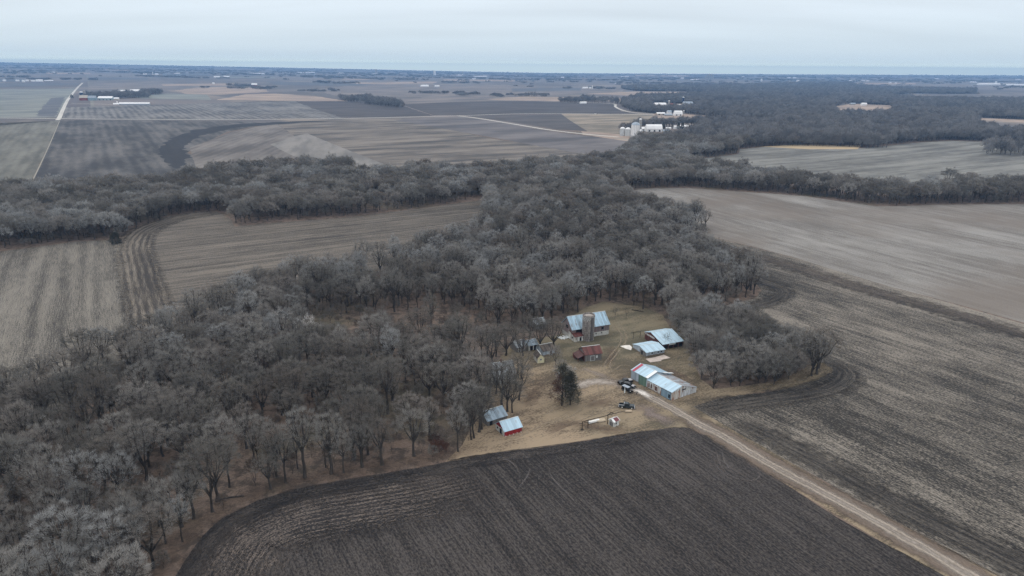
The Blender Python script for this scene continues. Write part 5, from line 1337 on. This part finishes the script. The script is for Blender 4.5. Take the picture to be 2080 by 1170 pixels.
a_ = me.attributes.new("size", 'FLOAT_VECTOR', 'POINT'); a_.data.foreach_set("vector", np.array(scl, np.float32).ravel())
wood = tag(link(bpy.data.objects.new("woodland", me)), "bare grey woodland beyond the nearest trees, reaching to the hazy plain", "woodland", None, "stuff")
ng = bpy.data.node_groups.new("woodland_scatter", 'GeometryNodeTree')
ng.interface.new_socket("Geometry", in_out='INPUT', socket_type='NodeSocketGeometry'); ng.interface.new_socket("Geometry", in_out='OUTPUT', socket_type='NodeSocketGeometry')
gi, go = ng.nodes.new('NodeGroupInput'), ng.nodes.new('NodeGroupOutput')
m2p = ng.nodes.new('GeometryNodeMeshToPoints'); iop = ng.nodes.new('GeometryNodeInstanceOnPoints'); ci = ng.nodes.new('GeometryNodeCollectionInfo')
ci.inputs['Collection'].default_value = protos; ci.inputs['Separate Children'].default_value = True; ci.inputs['Reset Children'].default_value = True
def nattr(n, t):
    x = ng.nodes.new('GeometryNodeInputNamedAttribute'); x.data_type = t; x.inputs['Name'].default_value = n; return x.outputs['Attribute']
L_ = ng.links
L_.new(gi.outputs[0], m2p.inputs['Mesh']); L_.new(m2p.outputs[0], iop.inputs['Points']); L_.new(ci.outputs[0], iop.inputs['Instance'])
iop.inputs['Pick Instance'].default_value = True
L_.new(nattr("kind_index", 'INT'), iop.inputs['Instance Index'])
e2r = ng.nodes.new('FunctionNodeEulerToRotation'); L_.new(nattr("turn", 'FLOAT_VECTOR'), e2r.inputs[0]); L_.new(e2r.outputs[0], iop.inputs['Rotation'])
L_.new(nattr("size", 'FLOAT_VECTOR'), iop.inputs['Scale']); L_.new(iop.outputs[0], go.inputs[0])
md = wood.modifiers.new("scatter", 'NODES'); md.node_group = ng
print("trees:", N_IND, "stuff:", len(pts), "cutoff dist", dist[N_IND])

# ------------------------------------------------------------------ single trees that stand out
def one(key, px, py, h, cr, label, wm=BARK, tm=TW_G, nc=80, tw=55, tl=1.0, twd=.05, lf=.3, limbs=6, name="bare_tree", group=None, tr=.3, up=.6, seed=0, cat="tree", sz=1, trunk_only=False, rzf=.4, clr=1.0):
    k = (key, str(tm.name), str(wm.name))
    if k not in SPECIAL:
        wf, tv = tree_mesh(seed or (200 + len(SPECIAL)), h, cr, nc, tw, tl, twd, lf=lf, limbs=limbs, rz=h*rzf, up=up, trunk_r=tr, clump_r=clr)
        SPECIAL[k] = (wood_mesh("tree_wood", wf, wm), tri_mesh("tree_twigs", tv, tm))
    w_, c_ = SPECIAL[k]; q = at(px, py)
    return make_tree(w_, c_, (q.x, q.y, q.z), sz, R_.uniform(0, 6.28), label, group, cat, name)
def conifer(px, py, h, r, label, mat=NEEDLE, n=5200, name="cedar_tree", shape=1.0, sz=1.0, lo=.04, twd=.10):
    g2 = np.random.RandomState(int(px*7+py)); u = g2.rand(n)**.8; z = lo*h + u*h*(1-lo)
    prof = (1 - u**1.3)**(.75*shape) * (1 + .28*np.sin(z*2.1+px) * (1-u)); th = g2.rand(n)*2*np.pi
    prof = prof*(1 + .25*np.sin(th*3+z*.9) )
    rr = r*prof*(.45 + .55*np.sqrt(g2.rand(n)))
    b0 = np.stack([np.cos(th)*rr, np.sin(th)*rr, z], 1); d = np.stack([np.cos(th), np.sin(th), g2.uniform(-.3, .8, n)], 1) + g2.normal(0, .35, (n, 3)); d /= np.linalg.norm(d, axis=1, keepdims=True)
    sd = np.cross(d, g2.normal(0, 1, (n, 3))); sd /= np.linalg.norm(sd, axis=1, keepdims=True); w = twd*g2.uniform(.6, 1.4, (n, 1)); L = g2.uniform(.35, .9, (n, 1))*h/12
    V = np.empty((n, 3, 3)); V[:, 0] = b0 - sd*w; V[:, 1] = b0 + sd*w; V[:, 2] = b0 + d*L
    wv = MB().tube([(0,0,-.3), (0,0,h*.5), (0,0,h*.93)], [.28, .18, .05], 6)
    for k in range(26):
        a = k*2.4; zz = h*(.06 + .8*k/26); rr_ = r*(1-zz/h)**.75*.8; wv.tube([(0,0,zz), (math.cos(a)*rr_*.6, math.sin(a)*rr_*.6, zz+.3), (math.cos(a)*rr_, math.sin(a)*rr_, zz+.7)], [.08,.05,.03], 3, False)
    return make_tree(wood_mesh("tree_wood", (wv.v, wv.f), BARK), tri_mesh("needles", V.reshape(-1, 3), mat), at(px, py), sz, 0, label, None, "tree", name)
def ragged(px, py, h, r, label, mats, seed, name="cedar_tree"):
    """old cedar: ragged tiers of foliage clumps on a visible trunk"""
    rr_ = random.Random(seed); g3 = np.random.RandomState(seed); q = at(px, py)
    o = thing(name, label, "tree", q); wv = MB().tube([(0,0,-.3),(.1,0,h*.4),(0,.1,h*.9)], [.32,.24,.06], 7); VV = [[] for _ in mats]
    for k in range(100):
        u = (k + rr_.random())/100; z = h*(.14 + .84*u); a = rr_.uniform(0, 6.28)
        prof = (1-u)**.75*1.3*(.66 + .34*math.sin(a*2+seed+u*5)) * (1.0 if u > .12 else .8); R2 = r*prof*rr_.uniform(.45, 1.1)
        c = Vector((math.cos(a)*R2, math.sin(a)*R2, z)); wv.tube([(0,0,z-.6), (c.x*.5,c.y*.5,z-.2), tuple(c)], [.08,.05,.03], 3, False)
        n = 60; off = g3.normal(0, 1, (n,3))*np.array([.55,.55,.38]); b0 = np.array(c)+off; d = np.stack([off[:,0]+math.cos(a)*.5, off[:,1]+math.sin(a)*.5, off[:,2]+.35],1)+g3.normal(0,.3,(n,3)); d /= np.linalg.norm(d,axis=1,keepdims=True)
        sd = np.cross(d, g3.normal(0,1,(n,3))); sd /= np.linalg.norm(sd,axis=1,keepdims=True); V = np.empty((n,3,3)); V[:,0]=b0-sd*.07; V[:,1]=b0+sd*.07; V[:,2]=b0+d*g3.uniform(.3,.7,(n,1))
        VV[1 if (len(mats) > 1 and c.x < -.2 and u < .8) else 0].append(V.reshape(-1,3))
    link(bpy.data.objects.new("trunk", wood_mesh("tree_wood", (wv.v, wv.f), BARK)), o)
    for m_, v_ in zip(mats, VV):
        if v_: link(bpy.data.objects.new("crown", tri_mesh("needles", np.concatenate(v_), m_)), o)
ragged(1141, 824, 16, 5.6, "big ragged cedar on the lawn, russet on its left side", (NEEDLE, NEEDLE_R), 3)
ragged(1158, 822, 12.5, 5.0, "dark grey-green cedar on the lawn close right of the ragged russet one", (NEEDLE,), 8)
one('y1', 1148, 806, 13, 3.6, "pale thin-twigged tree rising just behind the two lawn cedars", tm=TW_P, nc=50, tw=36, lf=.35, tr=.18, up=.9)
one('y2', 1055, 812, 14, 5.0, "dark bare tree alone on the lawn between the farmhouse and the cedars", tm=TW_D, nc=70, tw=26, lf=.34, limbs=6, tr=.3)
one('y3', 1019, 826, 16, 5.2, "tall dark bare tree behind the grey shed, left of a leaning one", tm=TW_D, sz=1.12, nc=80, tw=26, lf=.32, limbs=7, tr=.36)
one('y3', 1030, 836, 14.5, 5.0, "dark bare tree leaning over the grey shed and the red shed", tm=TW_D, sz=.92)
one('y4', 1124, 705, 13, 5.8, "wide dark oak with crooked limbs beside the scrap pile", tm=TW_D, nc=84, tw=30, lf=.20, limbs=6, tr=.38, rzf=.36)
one('y4', 1098, 708, 13, 5.8, "wide dark oak over the tool shed roof", tm=TW_D)
one('y5', 1075, 700, 15, 5.6, "tall twin-stemmed oak between the small building and the garage", tm=TW_D, nc=84, tw=34, lf=.34, limbs=6, tr=.36)
one('y4', 1028, 722, 14, 5.8, "spreading oak above the farmhouse roof", tm=TW_D, sz=1.08)
one('y5', 1008, 724, 15, 5.6, "bare oak with bare lower trunk left above the farmhouse", tm=TW_D, sz=.95)
one('y5', 990, 724, 15, 5.6, "leftmost of the bare oaks above the farmhouse", tm=TW_G, sz=.9)
one('y2', 978, 722, 14, 5, "slimmer bare tree at the left end of the oaks above the farmhouse", tm=TW_G, sz=.9)
one('y2', 1048, 790, 14, 5, "dark bare tree right in front of the farmhouse corner", tm=TW_D, sz=.95)
one('y2', 1008, 800, 14, 5, "dark bare tree in front of the farmhouse left end", tm=TW_D, sz=.9)
one('y6', 1140, 778, 9, 3.0, "small grey bushy tree between the granary and the cedars", tm=TW_G, nc=40, tw=34, lf=.2, tr=.12, up=.9)
one('y6', 1128, 742, 9, 3.0, "small grey bushy tree left of the granary", tm=TW_G, sz=.9)
one('s1', 1353.5, 703, 6.5, 2.2, "slender leafless sapling against the machine shed roof", tm=TW_D, nc=20, tw=8, lf=.3, limbs=5, tr=.09, up=.9)
one('s1', 1249, 645, 6, 2, "thin sapling on the clearing, left of two", tm=TW_D, sz=.8); one('s1', 1272, 646, 6, 2, "thin sapling on the clearing, right of two", tm=TW_D, sz=.85)
for q_, lb in (((573,702),"white-barked bare tree, left of the bright pair in the middle of the wood"), ((632,716),"white-barked bare tree, right of the bright pair in the middle of the wood")):
    one('w1', q_[0], q_[1], 17, 5.4, lb, wm=BARK_P, tm=TW_W, nc=60, tw=16, lf=.36, limbs=8, tr=.3, up=.7, name="white_bare_tree", twd=.06)
for q_, lb, s_ in (((1135,545),"bright white bare tree in the upper middle of the wood, left one",1.0), ((1152,540),"bright white bare tree in the upper middle of the wood, right one",1.1), ((1130,515),"whitish bare tree further back above the bright pair",.95)):
    one('w2', q_[0], q_[1], 16, 4.6, lb, wm=BARK_P, tm=TW_P, nc=64, tw=28, lf=.36, limbs=8, tr=.26, up=.8, name="white_bare_tree", twd=.08, sz=s_)
for i, (x, y) in enumerate([(503,361),(512,360),(522,362),(531,361),(541,360),(549,358),(558,359),(567,357),(551,350)]):
    one('w3', x, y, 17, 3.4, "white-stemmed bare tree in the bright cluster of the middle wood strip" if i < 9 else "lone white-stemmed tree at the lower edge of the wood strip", wm=BARK_P, tm=TW_W, nc=34, tw=12, lf=.45, limbs=6, tr=.3, up=.9, name="white_bare_tree", twd=.10, group="white-stemmed trees in the wood strip" if i < 9 else None, sz=R_.uniform(.8, 1.05))
def bush(px, py, s, label, mat=TW_R, name="russet_shrub"):
    k = ('bush', mat.name)
    if k not in SPECIAL:
        wf, tv = tree_mesh(333, 3.2, 2.4, 40, 60, .8, .06, lf=.06, limbs=7, sides=3, rz=1.6, trunk_r=.06, clump_r=.7); SPECIAL[k] = (wood_mesh("shrub_wood", wf, BARK), tri_mesh("shrub_twigs", tv, mat))
    return make_tree(*SPECIAL[k], at(px, py), s, R_.uniform(0, 6), label, None, "shrub", name)
bush(893, 918, 1.1, "russet leafy shrub at the wood edge left of the red shed"); bush(886, 900, .9, "smaller russet shrub behind the one at the wood edge")
conifer(235.5, 494.5, 7.5, 3.4, "round dark cedar where the two left stubble fields meet", NEEDLE, 5200, "cedar_tree", .55, lo=.0, twd=.12)
conifer(1264, 347, 13, 5.0, "broad dark evergreen where the wood strips join", NEEDLE, 3600, "cedar_tree", .6, twd=.25); conifer(1279, 322, 12, 3.0, "slim dark evergreen behind the broad one", NEEDLE, 2400, "cedar_tree", .8, twd=.25)
conifer(1021, 378, 9, 2.4, "pointed dark evergreen above the middle wood", NEEDLE, 2200, "spruce_tree", 1.1, twd=.2); conifer(257, 190, 17, 6, "lone dark conifer between two white farm buildings on the left plain", NEEDLE, 2600, "spruce_tree", 1.1, twd=.5)
conifer(146, 199, 12, 6, "dark conifer at the straight road before the farm", NEEDLE, 2000, "spruce_tree", .8, twd=.5)
for i, x in enumerate((1326, 1347, 1378, 1386)): conifer(x, 262, 13, 4, ["dark spruce behind the white barn, leftmost of four", "dark spruce behind the white barn, second of four", "dark spruce behind the white sheds, third of four", "dark spruce behind the white sheds, last of four"][i], NEEDLE, 1500, "spruce_tree", 1.0, twd=.4)
sg_ = thing("tree_stump", "pale broken snag at the edge of the grey grove", "dead tree", at(1583.5, 763)); MB().tube([(0,0,-.2),(.2,0,1.6),(.9,0,3.6),(1.1,0,4.0)], [.28,.24,.2,.06], 7).build('trunk', BARK_P, sg_)
# fallen logs on the litter
for i, (x, y, a, lb) in enumerate([(470,1012,.3,"fallen dark log on the litter near the curved field edge"), (1295,632,-.5,"fallen log at the back of the clearing")]):
    o = thing("fallen_log", lb, "log", at(x, y), a); MB().tube([(-3,0,.2),(0,.2,.28),(3.2,-.1,.2)], [.26,.22,.12], 7).build('trunk', BARK, o)
    MB().tube([(1,0,.3),(2,.8,1.0),(2.8,1.3,1.2)], [.1,.06,.03], 4).build('branch', BARK, o)

for x, y, k_, tm_, sz_, lb in ((978,872,'y3',TW_D,.95,"tall dark oak left of the red shed"), (962,890,'y2',TW_D,1.0,"dark oak at the wood corner below the red shed's left end"), (984,845,'y5',TW_D,.95,"dark oak overhanging the grey shed from the left"),
        (992,812,'y4',TW_D,1.0,"broad dark oak between the grey shed and the farmhouse"), (972,790,'y5',TW_G,1.0,"mid grey oak left of the farmhouse"), (1040,838,'y2',TW_D,.9,"dark bare tree just right of the grey shed"),
        (1000,748,'y3',TW_D,.9,"tall dark tree behind the farmhouse roof"), (1060,770,'y2',TW_D,.9,"dark bare tree at the right end of the farmhouse"), (1062,722,'y4',TW_D,.9,"crooked oak between the small building and the cream shed"), (1042,706,'y5',TW_D,.9,"tall oak behind the small mottled-roof building")):
    one(k_, x, y, 15, 5, lb, tm=tm_, sz=sz_)

for x, y, sz_, lb in ((1449,789,1.05,"big low-branched bushy tree at the near corner of the grey grove"), (1424,768,.8,"smaller bushy tree between the long shed and the grove corner"), (1414,738,.85,"bushy tree at the grove edge level with the concrete slab"),
        (1503,784,.9,"bushy tree on the front edge of the grove, second from the near corner"), (1553,777,.95,"bushy tree on the front edge of the grove, third from the near corner"), (1602,769,.9,"bushy tree on the front edge of the grove beside the pale snag"),
        (1650,756,1.0,"bushy tree at the right tip of the grove"), (1398,706,.85,"bushy tree just right of the machine shed")):
    q = at(x, y); make_tree(*BUSHY, q, sz_, R_.uniform(0, 6.28), lb, None, "tree", "bushy_tree")

# ------------------------------------------------------------------ haze
hz = NT("haze_air"); hz.n.remove(hz.b)
vol = hz.new('ShaderNodeVolumePrincipled'); vol.inputs['Color'].default_value = (0.32, 0.58, 1.0, 1); vol.inputs['Density'].default_value = 9e-5
hz.l.new(vol.outputs[0], hz.out.inputs['Volume'])
tag(MB().box(-27000, 27000, -420, 16400, -1.5, 225).build("haze", hz.mat), kind="stuff", label="thin blue air over the far plain")
